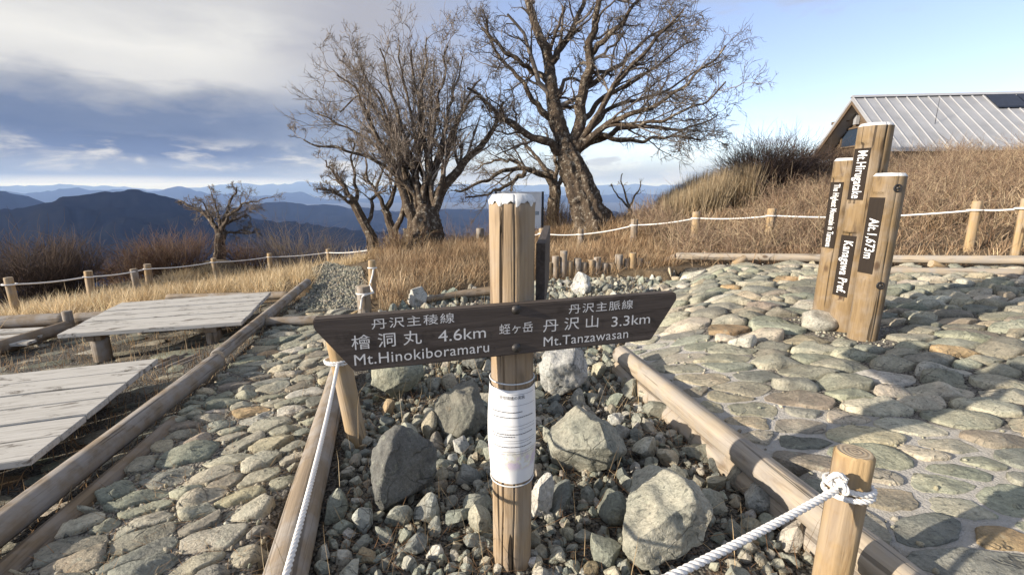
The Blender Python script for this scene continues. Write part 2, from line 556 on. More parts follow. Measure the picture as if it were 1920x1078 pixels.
CTRL = [(-1, -3, 0), (1, -3, .05), (0, 0, 0), (0, 1.5, 0), (-1.5, 1.5, 0), (-1.8, 4, 0), (-2.3, 6.3, 0), (0, 3, 0), (0, 5, .0), (.8, 6.8, .0),
        (-2.75, 1.5, -.2), (-3.5, 2.6, -.28), (-4.2, 4, -.25), (-3.6, 5.2, -.22), (-6, 2.5, -.4), (-5.4, 6, -.33), (-4, 7.5, -.15), (-3.1, 8, -.02),
        (-6.9, 6.0, -.34), (-7.75, 7.2, -.62), (-7.95, 8.7, -.78), (-8.3, 10.5, -.98), (-8.0, 12.3, -1.12), (-7.25, 13.6, -1.36), (-5.7, 14.2, -1.36), (-3.7, 12.3, -.78),
        (-5, 10, -.58), (-2.2, 10.9, .03), (-1.2, 7, .10), (-1.6, 9, .05), (0, 9, .15), (0, 12, .12), (1.9, 11.2, .43), (1.0, 8.0, .1), (2.6, 8.2, .22), (0.7, 10.3, .02), (1.4, 10.0, .12),
        (3.6, 8.7, .27), (4.6, 7.8, .38), (6.6, 6.3, .52), (8, 8, .95), (2.6, 6.9, .25),
        (4, 14, .45), (6, 12, 1.0), (8, 10, 1.2), (10, 8.5, 1.25), (9, 14, 1.5), (12, 12, 1.75), (14, 15.5, 2.2), (17, 17, 2.4), (20, 15, 2.5), (15, 10, 1.95),
        (22, 20, 2.3), (12, 20, 1.9), (7, 18, 1.2), (8, 4, .6), (12, 3, .9), (22, 8, 2.4), (30, 18, 2.6), (30, 26, 2.2), (20, 28, 2.0),
        (-14.5, 8, -3.2), (-14.5, 14, -5), (-11.3, 10.3, -1.05), (-9.8, 10.5, -1.0), (-10.3, 15.8, -1.2), (-13.5, 20, -7), (-7, 18, -3.5), (-4, 17, -2.6), (-1, 18, -2.0), (2, 18, -1.2), (4.5, 19, -.2),
        (-12, 2, -2.0), (-10, -2, -1.2), (0, 25, -6), (8, 27, -1.5), (-6, 24, -8), (-20, 8, -9), (-24, 20, -14), (8, -6, .5), (-5, -8, -.5), (20, -4, 1.5), (-8, 5, -.7)]
_c = np.array(CTRL, float)
_n = len(_c)
_d = np.hypot(_c[:, None, 0] - _c[None, :, 0], _c[:, None, 1] - _c[None, :, 1])
_K = np.where(_d > 0, _d ** 2 * np.log(np.maximum(_d, 1e-9)), 0) + np.eye(_n) * 0.02
_A = np.zeros((_n + 3, _n + 3))
_A[:_n, :_n] = _K
_A[:_n, _n] = 1; _A[:_n, _n + 1:] = _c[:, :2]
_A[_n, :_n] = 1; _A[_n + 1:, :_n] = _c[:, :2].T
_w = np.linalg.solve(_A, np.concatenate([_c[:, 2], [0, 0, 0]]))


def tps(x, y):
    x = np.asarray(x, float); y = np.asarray(y, float)
    s = _w[_n] + _w[_n + 1] * x + _w[_n + 2] * y
    for i in range(_n):
        d2 = (x - _c[i, 0]) ** 2 + (y - _c[i, 1]) ** 2
        s = s + _w[i] * 0.5 * d2 * np.log(np.maximum(d2, 1e-12))
    return s


def T_terr(x, y):
    x = np.asarray(x, float); y = np.asarray(y, float)
    d = seg_dist(x, y, (0.84, 3.55), (2.5, 6.9))
    s = np.clip(d / 0.75, 0, 1)
    s = s * s * (3 - 2 * s)
    z = 0.19 + 0.05 * (x - 1.2) + 0.012 * (y - 3)
    return z * (0.30 + 0.70 * s) + 0.014 * vnoise(x, y, 1.3, 5)


def H(x, y):
    """walkable ground height (top of the beds)"""
    x = np.asarray(x, float); y = np.asarray(y, float)
    z = tps(x, y)
    for poly in (PATH, RUBBLE, GRAVEL):
        inn = in_poly(x, y, poly)
        z = np.where(inn, np.clip(z, -0.03, 0.05), z)
    z = np.where(in_poly(x, y, TERR), T_terr(x, y), z)
    out = ~(in_poly(x, y, PATH) | in_poly(x, y, RUBBLE) | in_poly(x, y, TERR) | in_poly(x, y, GRAVEL))
    z = z + out * (0.03 * vnoise(x, y, 1.1, 3) + 0.015 * vnoise(x, y, 3.3, 4))
    return z


def hz(x, y):
    return float(H(np.array([x]), np.array([y]))[0])


# ground materials
m_ground, t, b = mat('ground_soil', 0.95)
pos = t.n('ShaderNodeNewGeometry').outputs['Position']
n1 = t.noise(pos, 1.3, 6.0, 0.65)
n2 = t.noise(pos, 30.0, 6.0, 0.7)
n3 = t.noise(pos, 160.0, 3.0, 0.7)
c = t.mix(t.ramp(n1, [(0.35, 0.0), (0.62, 1.0)]), (0.075, 0.055, 0.036), (0.16, 0.115, 0.065))
c = t.mix(t.m('MULTIPLY', t.smooth(n2, 0.48, 0.66), 0.6), c, (0.20, 0.15, 0.09))
c = t.mix(t.m('MULTIPLY', t.smooth(n3, 0.55, 0.7), 0.5), c, (0.05, 0.045, 0.04))
far = t.smooth(t.n('ShaderNodeVectorMath', {'operation': 'LENGTH'}, _0=pos).outputs['Value'], 40.0, 200.0)
c = t.mix(far, c, t.mix(t.noise(pos, 0.01, 5.0, 0.6), (0.030, 0.034, 0.026), (0.055, 0.05, 0.038)))
t.set(b, 'Base_Color', c)
bump(t, b, t.m('ADD', n2, t.m('MULTIPLY', n3, 0.5)), 0.8, 0.03)

# the ground: one sheet, fine near the summit, running down into the valleys to the horizon
CX, CY = 1.5, 8.0
NA = 420
r_near = np.concatenate([np.linspace(0.05, 12, 110), np.linspace(12.15, 36, 120)])
r_far = 36 * (80000 / 36.0) ** np.linspace(0.03, 1, 46)
rr = np.concatenate([r_near, r_far])
aa = np.linspace(0, 2 * np.pi, NA, endpoint=False)
R, A = np.meshgrid(rr, aa, indexing='ij')
X = CX + R * np.cos(A); Y = CY + R * np.sin(A)
Rn = np.minimum(R, 34)
Z = H(CX + Rn * np.cos(A), CY + Rn * np.sin(A))
bed = in_poly(X, Y, PATH) | in_poly(X, Y, RUBBLE) | in_poly(X, Y, TERR) | in_poly(X, Y, GRAVEL)
Z = Z - bed * 0.07
drop = np.where(R > 30, (R - 30) * 0.62, 0)
drop = np.minimum(drop, 700 + 0 * R)
Z = np.where(R > 30, np.maximum(Z - drop, -720 + 40 * vnoise(X, Y, 0.0012, 9)), Z)
V = np.stack([X, Y, Z], -1).reshape(-1, 3)
ii, jj = np.meshgrid(np.arange(len(rr) - 1), np.arange(NA), indexing='ij')
q = np.stack([ii * NA + jj, (ii + 1) * NA + jj, (ii + 1) * NA + (jj + 1) % NA, ii * NA + (jj + 1) % NA], -1).reshape(-1, 4)
V = np.vstack([V, [[CX, CY, float(H(np.array([CX]), np.array([CY]))[0]) - (0.07)]]])
tri = np.stack([np.full(NA, len(V) - 1), np.arange(NA), (np.arange(NA) + 1) % NA], -1)
obj('ground', mesh_from('ground', V, [q, tri], True, mats=[m_ground]), kind='structure')


# ------------------------------------------------------------------ far mountains (each a ridge with slopes on both sides)
def hill_mat(name, ca, cb):
    m, t, b = mat(name, 1.0)
    b.inputs['Specular IOR Level'].default_value = 0.0
    pos = t.n('ShaderNodeNewGeometry').outputs['Position']
    n = t.noise(pos, 0.012, 6.0, 0.65)
    t.set(b, 'Base_Color', t.mix(t.ramp(n, [(0.35, 0.0), (0.65, 1.0)]), ca, cb))
    return m


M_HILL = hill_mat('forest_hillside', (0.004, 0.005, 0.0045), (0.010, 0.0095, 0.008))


def ridge(name, D, sky_pts, depth_f, depth_b, seed, rough, x0=-1500, x1=1500, n=420, zlow=-760, jag=1.0):
    """skyline points in photo pixels; crest stands D metres from the camera"""
    rng = np.random.default_rng(seed)
    px = np.linspace(x0, x1, n)
    sx, sy = zip(*sky_pts)
    py = np.interp(px, sx, sy)
    py = py + jag * (vnoise(px, px * 0, 0.035, seed + 5) + 0.6 * vnoise(px, px * 0, 0.09, seed + 6))
    P = np.array([ray(a, b) for a, b in zip(px, py)])
    hor = np.hypot(P[:, 0], P[:, 1])
    crest = P / hor[:, None] * D
    cz = CAMZ + crest[:, 2]
    u = P[:, :2] / hor[:, None]
    m = 46
    s = np.concatenate([np.linspace(-1, 0, 34), np.linspace(0, 1, 13)[1:]])
    V = []
    lat = np.cumsum(np.concatenate([[0], np.hypot(*np.diff(crest[:, :2], axis=0).T)]))
    for sv in s:
        dist = D + (sv * depth_f if sv < 0 else sv * depth_b)
        f = 1 - abs(sv) ** 1.15
        base = zlow + (cz - zlow) * f
        k = 4.0 / depth_f
        spur = vnoise(lat, np.full(n, dist), k, seed) * 0.5 + vnoise(lat, np.full(n, dist), k * 2.6, seed + 1) * 0.3 + vnoise(lat, np.full(n, dist), k * 7, seed + 2) * 0.14
        z = base + spur * rough * min(1, abs(sv) * 5) + rough * 0.05 * vnoise(lat, np.full(n, dist), k * 16, seed + 3)
        V.append(np.stack([u[:, 0] * dist, u[:, 1] * dist, z], -1))
    V = np.array(V).reshape(-1, 3)
    k = len(s)
    ii, jj = np.meshgrid(np.arange(k - 1), np.arange(n - 1), indexing='ij')
    q = np.stack([ii * n + jj, ii * n + jj + 1, (ii + 1) * n + jj + 1, (ii + 1) * n + jj], -1).reshape(-1, 4)
    return obj(name, mesh_from(name, V, [q], True, mats=[M_HILL]), kind='structure')


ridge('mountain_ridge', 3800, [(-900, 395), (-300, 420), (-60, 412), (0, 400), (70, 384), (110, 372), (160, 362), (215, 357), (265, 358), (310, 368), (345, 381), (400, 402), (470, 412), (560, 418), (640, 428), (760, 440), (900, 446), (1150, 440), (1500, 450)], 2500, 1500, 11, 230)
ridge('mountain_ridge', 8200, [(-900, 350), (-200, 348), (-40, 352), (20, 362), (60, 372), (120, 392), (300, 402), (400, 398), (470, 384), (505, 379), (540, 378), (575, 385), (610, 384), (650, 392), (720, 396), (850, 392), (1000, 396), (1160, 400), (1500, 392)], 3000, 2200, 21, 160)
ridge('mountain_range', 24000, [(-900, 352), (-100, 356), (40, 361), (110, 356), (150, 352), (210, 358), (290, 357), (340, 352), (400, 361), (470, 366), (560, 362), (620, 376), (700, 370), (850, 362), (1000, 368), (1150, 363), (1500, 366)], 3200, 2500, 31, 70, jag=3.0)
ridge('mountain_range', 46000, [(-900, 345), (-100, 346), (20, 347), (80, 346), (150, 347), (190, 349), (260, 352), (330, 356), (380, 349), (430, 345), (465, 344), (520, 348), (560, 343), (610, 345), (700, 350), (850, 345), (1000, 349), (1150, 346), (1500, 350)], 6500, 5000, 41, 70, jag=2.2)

# ------------------------------------------------------------------ haze: even air round the whole place
bm = bmesh.new()
box_bm(bm, (170000, 170000, 1290), (0, 0, -850 + 645))
haze_m = bpy.data.materials.new('haze')
haze_m.use_nodes = True
ht = NT(haze_m.node_tree)
pv = ht.n('ShaderNodeVolumePrincipled')
pv.inputs['Color'].default_value = (0.32, 0.50, 1.0, 1)
pv.inputs['Absorption Color'].default_value = (1, 1, 1, 1)
pv.inputs['Density'].default_value = 3.7e-5
pv.inputs['Anisotropy'].default_value = 0.0
ht.n('ShaderNodeOutputMaterial', Volume=pv.outputs[0])
bm_obj('haze', bm, haze_m, kind='stuff')


# ------------------------------------------------------------------ sheets of path, rubble and terrace
def sheet(name, poly, hf, material, step=0.09, off=0.0, skirt=0.12):
    xs = [p[0] for p in poly]; ys = [p[1] for p in poly]
    # dense boundary and interior grid, triangulated by bmesh from a filled, subdivided polygon
    bm = bmesh.new()
    vs = []
    for i in range(len(poly)):
        a = np.array(poly[i]); c2 = np.array(poly[(i + 1) % len(poly)])
        k = max(1, int(np.linalg.norm(c2 - a) / 0.25))
        for j in range(k):
            p = a + (c2 - a) * j / k
            vs.append(bm.verts.new((p[0], p[1], 0)))
    bm.faces.new(vs)
    bmesh.ops.triangulate(bm, faces=bm.faces[:])
    for x in np.arange(min(xs), max(xs), step * 2):
        bmesh.ops.bisect_plane(bm, geom=bm.verts[:] + bm.edges[:] + bm.faces[:], plane_co=(x, 0, 0), plane_no=(1, 0, 0))
    for y in np.arange(min(ys), max(ys), step * 2):
        bmesh.ops.bisect_plane(bm, geom=bm.verts[:] + bm.edges[:] + bm.faces[:], plane_co=(0, y, 0), plane_no=(0, 1, 0))
    co = np.array([v.co[:2] for v in bm.verts])
    z = hf(co[:, 0], co[:, 1]) + off
    for v, zz in zip(bm.verts, z):
        v.co.z = zz
    be = [e for e in bm.edges if e.is_boundary]
    r = bmesh.ops.extrude_edge_only(bm, edges=be)
    for v in [g for g in r['geom'] if isinstance(g, bmesh.types.BMVert)]:
        v.co.z -= skirt
    bmesh.ops.recalc_face_normals(bm, faces=bm.faces[:])
    if sum(f.normal.z for f in bm.faces) < 0:
        bmesh.ops.reverse_faces(bm, faces=bm.faces[:])
    return bm_obj(name, bm, material, smooth=True, kind='structure')


def grit_mat(name, dark, mid, light, mortar=None):
    m, t, b = mat(name, 0.95)
    pos = t.n('ShaderNodeNewGeometry').outputs['Position']
    v = t.n('ShaderNodeTexVoronoi', Vector=pos)
    v.inputs['Scale'].default_value = 75.0
    n = t.noise(pos, 26.0, 6.0, 0.7)
    n2 = t.noise(pos, 130.0, 4.0, 0.7)
    c = t.mix(t.ramp(v.outputs['Color'], [(0.1, 0.0), (0.9, 1.0)]), dark, mid)
    c = t.mix(t.m('MULTIPLY', t.smooth(n, 0.5, 0.68), 0.65), c, light)
    c = t.mix(t.smooth(v.outputs['Distance'], 0.45, 0.75), c, tuple(x * 0.35 for x in dark))
    h = t.m('ADD', t.m('MULTIPLY', v.outputs['Distance'], -1.0), n)
    if mortar:
        sepn = t.n('ShaderNodeSeparateXYZ', Vector=pos)
        # pale mortar fills the joints in a strip along the edging log and the front corner
        lx = t.m('SUBTRACT', sepn.outputs[0], t.m('ADD', 1.66, t.m('MULTIPLY', sepn.outputs[1], -0.235)))
        edge = t.m('ADD', lx, t.m('MULTIPLY', t.m('SUBTRACT', t.noise(pos, 3.0, 4.0, 0.6), 0.5), 1.2))
        reach = t.m('ADD', 0.72, t.m('MULTIPLY', t.smooth(sepn.outputs[1], 2.6, 1.3), 1.6))
        k = t.smooth(t.m('SUBTRACT', edge, reach), 0.12, -0.1)
        mc = t.mix(t.ramp(t.m('ADD', t.m('MULTIPLY', n2, 0.6), t.m('MULTIPLY', n, 0.4)), [(0.3, 0.0), (0.7, 1.0)]), tuple(x * 0.62 for x in mortar), mortar)
        c = t.mix(k, c, mc)
        h = t.m('ADD', t.m('MULTIPLY', h, 0.6), n2)
    t.set(b, 'Base_Color', c)
    bump(t, b, h, 0.9, 0.012)
    return m


M_JOINT = grit_mat('path_grit', (0.14, 0.13, 0.11), (0.29, 0.27, 0.235), (0.30, 0.235, 0.16))
M_TBED = grit_mat('terrace_mortar', (0.13, 0.12, 0.10), (0.29, 0.265, 0.23), (0.33, 0.29, 0.225), (0.56, 0.53, 0.475))
M_RBED = grit_mat('rubble_grit', (0.07, 0.065, 0.055), (0.18, 0.17, 0.145), (0.21, 0.145, 0.085))
M_GRAV = grit_mat('fine_gravel', (0.08, 0.085, 0.085), (0.20, 0.205, 0.20), (0.25, 0.24, 0.21))

path_o = sheet('cobbled_path', PATH, H, M_JOINT)
rub_o = sheet('rubble_bed', RUBBLE, H, M_RBED)
terr_o = sheet('stone_terrace', TERR, H, M_TBED, skirt=0.3)
grav_o = sheet('gravel_path', GRAVEL, H, M_GRAV, off=0.004)

# ------------------------------------------------------------------ paving stones
_T = np.array([0.985, 0.985, 0.99])
PAL = [((0.28, 0.265, 0.205), 5), ((0.31, 0.295, 0.23), 5), ((0.26, 0.265, 0.205), 4), ((0.36, 0.335, 0.265), 4), ((0.345, 0.30, 0.215), 3), ((0.20, 0.20, 0.17), 3),
       ((0.41, 0.37, 0.29), 2), ((0.44, 0.415, 0.35), 2), ((0.34, 0.25, 0.145), 0.35), ((0.25, 0.215, 0.17), 1)]
_pw = np.array([p[1] for p in PAL]); _pw = _pw / _pw.sum()


def pick_col(rng, gain=1.0):
    c = np.array(PAL[rng.choice(len(PAL), p=_pw)][0])
    return np.clip(c * _T * gain * rng.uniform(0.82, 1.2) * (1 + rng.normal(0, 0.015, 3)), 0.02, 0.8)


def relax_points(poly, spacing, rng, stretch, ang, iters=14):
    """loosely even points inside a polygon, in a space squeezed along the stones' long side"""
    ca, sa = math.cos(ang), math.sin(ang)
    M = np.array([[ca / stretch, sa / stretch], [-sa, ca]])
    pts_poly = [tuple(M @ np.array(p)) for p in poly]
    area = 0.5 * abs(sum(pts_poly[i][0] * pts_poly[(i + 1) % len(pts_poly)][1] - pts_poly[(i + 1) % len(pts_poly)][0] * pts_poly[i][1] for i in range(len(pts_poly))))
    n = int(area / (spacing ** 2 * 0.9))
    xs = [p[0] for p in pts_poly]; ys = [p[1] for p in pts_poly]
    P = np.empty((0, 2))
    while len(P) < n:
        c = np.stack([rng.uniform(min(xs), max(xs), n * 2), rng.uniform(min(ys), max(ys), n * 2)], -1)
        P = np.vstack([P, c[in_poly(c[:, 0], c[:, 1], pts_poly)]])
    P = P[:n]
    rad = spacing * rng.uniform(0.72, 1.35, n)
    for _ in range(iters):
        d = P[:, None] - P[None]
        L = np.hypot(d[..., 0], d[..., 1]) + np.eye(n) * 9
        want = 0.5 * (rad[:, None] + rad[None])
        f = np.clip(want - L, 0, None) / L
        step = (d * f[..., None]).sum(1) * 0.22
        Q = P + step
        ok = in_poly(Q[:, 0], Q[:, 1], pts_poly)
        P = np.where(ok[:, None], Q, P)
    return P, rad, pts_poly, np.linalg.inv(M)


def clip_half(poly, m, nv):
    out = []
    n = len(poly)
    for i in range(n):
        a = poly[i]; c2 = poly[(i + 1) % n]
        da = (a - m) @ nv; db = (c2 - m) @ nv
        if da <= 0:
            out.append(a)
        if (da < 0) != (db < 0) and abs(da - db) > 1e-12:
            out.append(a + (c2 - a) * (da / (da - db)))
    return out


def cells(P, rad, poly, k=18):
    res = []
    D2 = ((P[:, None] - P[None]) ** 2).sum(-1)
    for i in range(len(P)):
        s = rad[i] * 2.2
        c = [P[i] + np.array(o) * s for o in ((-1, -1), (1, -1), (1, 1), (-1, 1))]
        for j in np.argsort(D2[i])[1:k]:
            d = P[j] - P[i]
            L = np.linalg.norm(d)
            tt = 0.5 + 0.25 * (rad[i] - rad[j]) / max(L, 1e-6)
            c = clip_half(c, P[i] + d * np.clip(tt, 0.3, 0.7), d / L)
            if len(c) < 3:
                break
        if len(c) >= 3:
            res.append((i, np.array(c)))
    return res


def round_poly(c, n, gap, rng, wob=0.05, soft=2):
    c = np.asarray(c)
    for _ in range(soft):
        nx = np.roll(c, -1, 0)
        c = np.stack([c * 0.80 + nx * 0.20, c * 0.20 + nx * 0.80], 1).reshape(-1, 2)
    seg = np.linalg.norm(np.roll(c, -1, 0) - c, axis=1)
    s = np.concatenate([[0], np.cumsum(seg)])
    tt = (np.arange(n) + rng.uniform(0, 1)) / n * s[-1]
    cc = np.vstack([c, c[:1]])
    o = np.stack([np.interp(tt % s[-1], s, cc[:, 0]), np.interp(tt % s[-1], s, cc[:, 1])], -1)
    cen = o.mean(0)
    d = o - cen
    L = np.linalg.norm(d, axis=1, keepdims=True)
    ph = rng.uniform(0, 6.28, 3)
    th = np.arctan2(d[:, 1], d[:, 0])[:, None]
    wv = 1 + wob * (np.sin(2 * th + ph[0]) * 0.6 + np.sin(3 * th + ph[1]) * 0.6 + np.sin(5 * th + ph[2]) * 0.5) + rng.normal(0, wob * 0.35, (n, 1))
    return cen + d * np.clip((L - gap) / L, 0.45, 1) * wv


def stone_geo(outline, z_at, hgt, rng, tilt=0.12, flat=0.0):
    """a set stone: sides below the joint, a rounded shoulder and an uneven crown"""
    n = len(outline)
    cen = outline.mean(0)
    size = np.linalg.norm(outline - cen, axis=1).mean()
    tl = rng.normal(0, tilt, 2)
    V = []
    ph = rng.uniform(0, 6.28, 4)
    facets = [(rng.uniform(0.88, 1.3) * hgt, rng.normal(0, 1, 2) * hgt / size * rng.uniform(0.2, 0.75)) for _ in range(3)]
    for sc_, hh in ((1.0, -0.05), (1.0, (0.30 + 0.25 * flat) * hgt), (0.95 + 0.02 * flat, (0.66 + 0.12 * flat) * hgt), (0.84 + 0.03 * flat, 0.88 * hgt), (0.66, 1.0 * hgt), (0.44, (1.08 - 0.06 * flat) * hgt), (0.22, (1.10 - 0.06 * flat) * hgt)):
        o = cen + (outline - cen) * sc_
        th = np.arctan2(o[:, 1] - cen[1], o[:, 0] - cen[0])
        z = np.full(n, hh)
        if hh > 0:
            dd = o - cen
            z = z + (dd @ tl) * min(1, hh / hgt) + hgt * 0.16 * np.sin(2 * th + ph[0]) * sc_ + hgt * 0.10 * np.sin(3 * th + ph[1]) * sc_ + rng.normal(0, hgt * 0.10, n)
            cap = np.min([f0 + dd @ g0 for f0, g0 in facets], axis=0)
            z = np.maximum(np.minimum(z, cap), 0.12 * hgt)
        V.append(np.concatenate([o, z[:, None]], 1))
    V = np.vstack(V + [np.array([[cen[0], cen[1], min([hgt * 1.08] + [f0 for f0, g0 in facets])]])])
    V[:, 2] += z_at(V[:, 0], V[:, 1]) if callable(z_at) else z_at
    q = []
    for r in range(6):
        a = np.arange(n) + r * n
        b2 = np.roll(np.arange(n), -1) + r * n
        q.append(np.stack([a, b2, b2 + n, a + n], -1))
    top = np.stack([np.arange(n) + 6 * n, np.roll(np.arange(n), -1) + 6 * n, np.full(n, 7 * n)], -1)
    return V, np.vstack(q), top, cen, size


def pave(parent, poly, spacing, stretch, ang, hf, hgt, gap, seed, gain=1.0, keep=300, skip=(), name='stone', wob=0.06, soft=2, tilt=0.12):
    rng = np.random.default_rng(seed)
    P, rad, pp, Minv = relax_points(poly, spacing, rng, stretch, ang)
    stones = []
    for i, c in cells(P, rad, pp):
        c = c @ Minv.T
        site = Minv @ P[i]
        for sh in np.linspace(1.0, 0.1, 19):
            ins = in_poly(c[:, 0], c[:, 1], poly)
            if ins.all():
                break
            c = np.where(ins[:, None], c, site + (c - site) * 0.9)
        cen = c.mean(0)
        if any(math.hypot(cen[0] - a, cen[1] - b_) < r_ for a, b_, r_ in skip):
            continue
        o = round_poly(c, 20, gap * rng.uniform(0.7, 1.6), rng, wob, soft)
        h_ = (hgt(cen) if callable(hgt) else hgt) * rng.uniform(0.65, 1.35)
        z0 = float(hf(np.array([cen[0]]), np.array([cen[1]]))[0])
        stones.append((*stone_geo(o, lambda x, y: hf(x, y), h_, rng, tilt, 1.0 if h_ < 0.03 or rng.uniform() < 0.4 else 0.3), z0, pick_col(rng, gain)))
    score = []
    for s in stones:
        p = np.array([*s[3], s[5]])
        d = depth(p)
        v = p - CAM
        u, vv = (v @ RT) / max(d, .1) * FPX, (v @ UP) / max(d, .1) * FPX
        vis = d > 0.3 and abs(u) < 1010 and abs(vv) < 600
        score.append((s[4] / max(d, 0.3)) ** 1 if vis else 0)
    order = np.argsort(score)[::-1]
    rest = []
    for rank, k in enumerate(order):
        V_, q_, t_, cen, size, z0, col = stones[k]
        if rank < keep and score[k] > 0:
            o0 = np.array([cen[0], cen[1], z0])
            me = mesh_from(name, V_ - o0, [q_, t_], True, cols=np.tile(col, (len(V_), 1)), mats=[M_STONE_A])
            obj(name, me, parent, loc=o0)
        else:
            rest.append(stones[k])
    if rest:
        Vs, qs, ts, cs, n0 = [], [], [], [], 0
        for V_, q_, t_, cen, size, z0, col in rest:
            Vs.append(V_); qs.append(q_ + n0); ts.append(t_ + n0); cs.append(np.tile(col, (len(V_), 1))); n0 += len(V_)
        obj('far_stones', mesh_from('far_stones', np.vstack(Vs), [np.vstack(qs), np.vstack(ts)], True, cols=np.vstack(cs), mats=[M_STONE_A]), parent, kind='stuff')
    return stones


def terr_h(cen):
    lx = cen[0] - (1.66 - 0.235 * cen[1])
    return 0.018 if lx < 0.75 + max(0, 2.4 - cen[1]) * 0.9 else 0.056


pave(path_o, PATH, 0.128, 1.65, math.radians(24), H, 0.032, 0.011, 101, 1.04, wob=0.085, soft=1, tilt=0.12)
pave(terr_o, TERR, 0.178, 1.7, math.radians(-8), H, terr_h, 0.014, 202, 1.06, skip=[(2.80, 3.70, 0.36), (2.78, 3.46, 0.24), (2.8, 3.93, 0.24)], wob=0.075, soft=1, tilt=0.13)


# ------------------------------------------------------------------ rocks
def rock_mesh(name, seed, sub=2, cuts=11, stretch=(1.25, 1.0, 0.8), rough=0.05, lo=0.55, hi=0.9, material=None, smooth=True):
    rng = np.random.default_rng(seed)
    bm = bmesh.new()
    bmesh.ops.create_icosphere(bm, subdivisions=sub, radius=1.0)
    V = np.array([v.co for v in bm.verts])
    F_ = np.array([[v.index for v in f.verts] for f in bm.faces])
    bm.free()
    for _ in range(cuts):
        nv = nrm(rng.normal(0, 1, 3))
        d = rng.uniform(lo, hi)
        V = V - np.clip(V @ nv - d, 0, None)[:, None] * nv
    V *= 1 + rough * rng.normal(0, 1, (len(V), 1)) * 0.5
    k = rng.normal(0, 1, (3, 3)) * 2.5
    V *= 1 + rough * (np.sin(V @ k[0] + 1) + np.sin(V @ k[1] * 1.7))[:, None]
    V *= np.array(stretch)
    return V, F_


ROCKS = [rock_mesh('rock', 300 + i, 2, 15 + i % 5, (1.0 + 0.12 * (i % 5), 0.85 + 0.05 * (i % 3), 0.62 + 0.05 * (i % 4)), 0.012, 0.45, 0.85) for i in range(14)]
ROCKS3 = [rock_mesh('rock', 300 + i, 3, 15 + i % 5, (1.0 + 0.12 * (i % 5), 0.85 + 0.05 * (i % 3), 0.62 + 0.05 * (i % 4)), 0.010, 0.45, 0.85) for i in range(14)]
ROCK1 = [rock_mesh('rock', 340 + i, 1, 6, (1.2, 0.95, 0.7), 0.05) for i in range(10)]
RMESH = [mesh_from('stone', V_, [F_], False, mats=[M_STONE_O]) for V_, F_ in ROCKS3]


def eul(rng, full=True):
    from mathutils import Euler
    e = Euler((rng.uniform(-0.6, 0.6) if not full else rng.uniform(0, 6.28), rng.uniform(-0.6, 0.6) if not full else rng.uniform(0, 6.28), rng.uniform(0, 6.28)))
    return e


def rubble(parent, poly, n_big, n_small, seed, size_big=(0.035, 0.085), size_small=(0.012, 0.035), gain=np.array([0.90, 0.96, 1.02]), keep=300, avoid=()):
    rng = np.random.default_rng(seed)
    xs = [p[0] for p in poly]; ys = [p[1] for p in poly]
    cand = []
    pts = np.empty((0, 3))
    tries = 0
    while len(cand) < n_big and tries < n_big * 12:
        tries += 1
        x, y = rng.uniform(min(xs), max(xs)), rng.uniform(min(ys), max(ys))
        if not in_poly(np.array([x]), np.array([y]), poly)[0]:
            continue
        s = size_big[0] + (size_big[1] - size_big[0]) * rng.uniform(0, 1) ** 1.5
        if any(math.hypot(x - a, y - b_) < r_ + s * 0.5 for a, b_, r_ in avoid):
            continue
        if len(pts):
            d = np.hypot(pts[:, 0] - x, pts[:, 1] - y)
            if (d < (pts[:, 2] + s) * 0.66).any():
                continue
        pts = np.vstack([pts, [x, y, s]])
        cand.append((x, y, s))
    xy = np.array(cand)
    z = H(xy[:, 0], xy[:, 1])
    items = []
    for (x, y, s), zz in zip(cand, z):
        items.append((np.array([x, y, zz + s * rng.uniform(0.15, 0.5)]), s, eul(rng, True), rng.integers(len(ROCKS)), pick_col(rng, gain)))
    def score(it):
        p, s = it[0], it[1]
        d = depth(p); v = p - CAM
        if d < 0.3 or abs((v @ RT) / d * FPX) > 1000 or abs((v @ UP) / d * FPX) > 580:
            return 0
        return s / d
    items.sort(key=score, reverse=True)
    Vs, Fs, Cs, n0 = [], [], [], 0
    for r, (p, s, e, k, col) in enumerate(items):
        if r < keep and score((p, s)) > 0:
            o = bpy.data.objects.new('stone', RMESH[k])
            COL.objects.link(o)
            o.parent = parent
            o.location = p
            o.rotation_euler = e
            o.scale = (s, s, s)
            o.color = (*col, 1)
        else:
            V_, F_ = ROCKS[k]
            Rm = np.array(e.to_matrix())
            Vs.append((V_ * s) @ Rm.T + p); Fs.append(F_ + n0); Cs.append(np.tile(col, (len(V_), 1))); n0 += len(V_)
    xy = np.stack([rng.uniform(min(xs), max(xs), n_small * 3), rng.uniform(min(ys), max(ys), n_small * 3)], -1)
    xy = xy[in_poly(xy[:, 0], xy[:, 1], poly)][:n_small]
    z = H(xy[:, 0], xy[:, 1])
    for (x, y), zz in zip(xy, z):
        s = rng.uniform(*size_small)
        V_, F_ = ROCK1[rng.integers(len(ROCK1))]
        Rm = np.array(eul(rng, True).to_matrix())
        Vs.append((V_ * s) @ Rm.T + np.array([x, y, zz + s * 0.35])); Fs.append(F_ + n0)
        Cs.append(np.tile(pick_col(rng, gain), (len(V_), 1))); n0 += len(V_)
    obj('small_stones', mesh_from('small_stones', np.vstack(Vs), [np.vstack(Fs)], False, cols=np.vstack(Cs), mats=[M_STONE_A]), parent, kind='stuff')


SPX, SPY = 0.0, 1.54                                   # the signpost
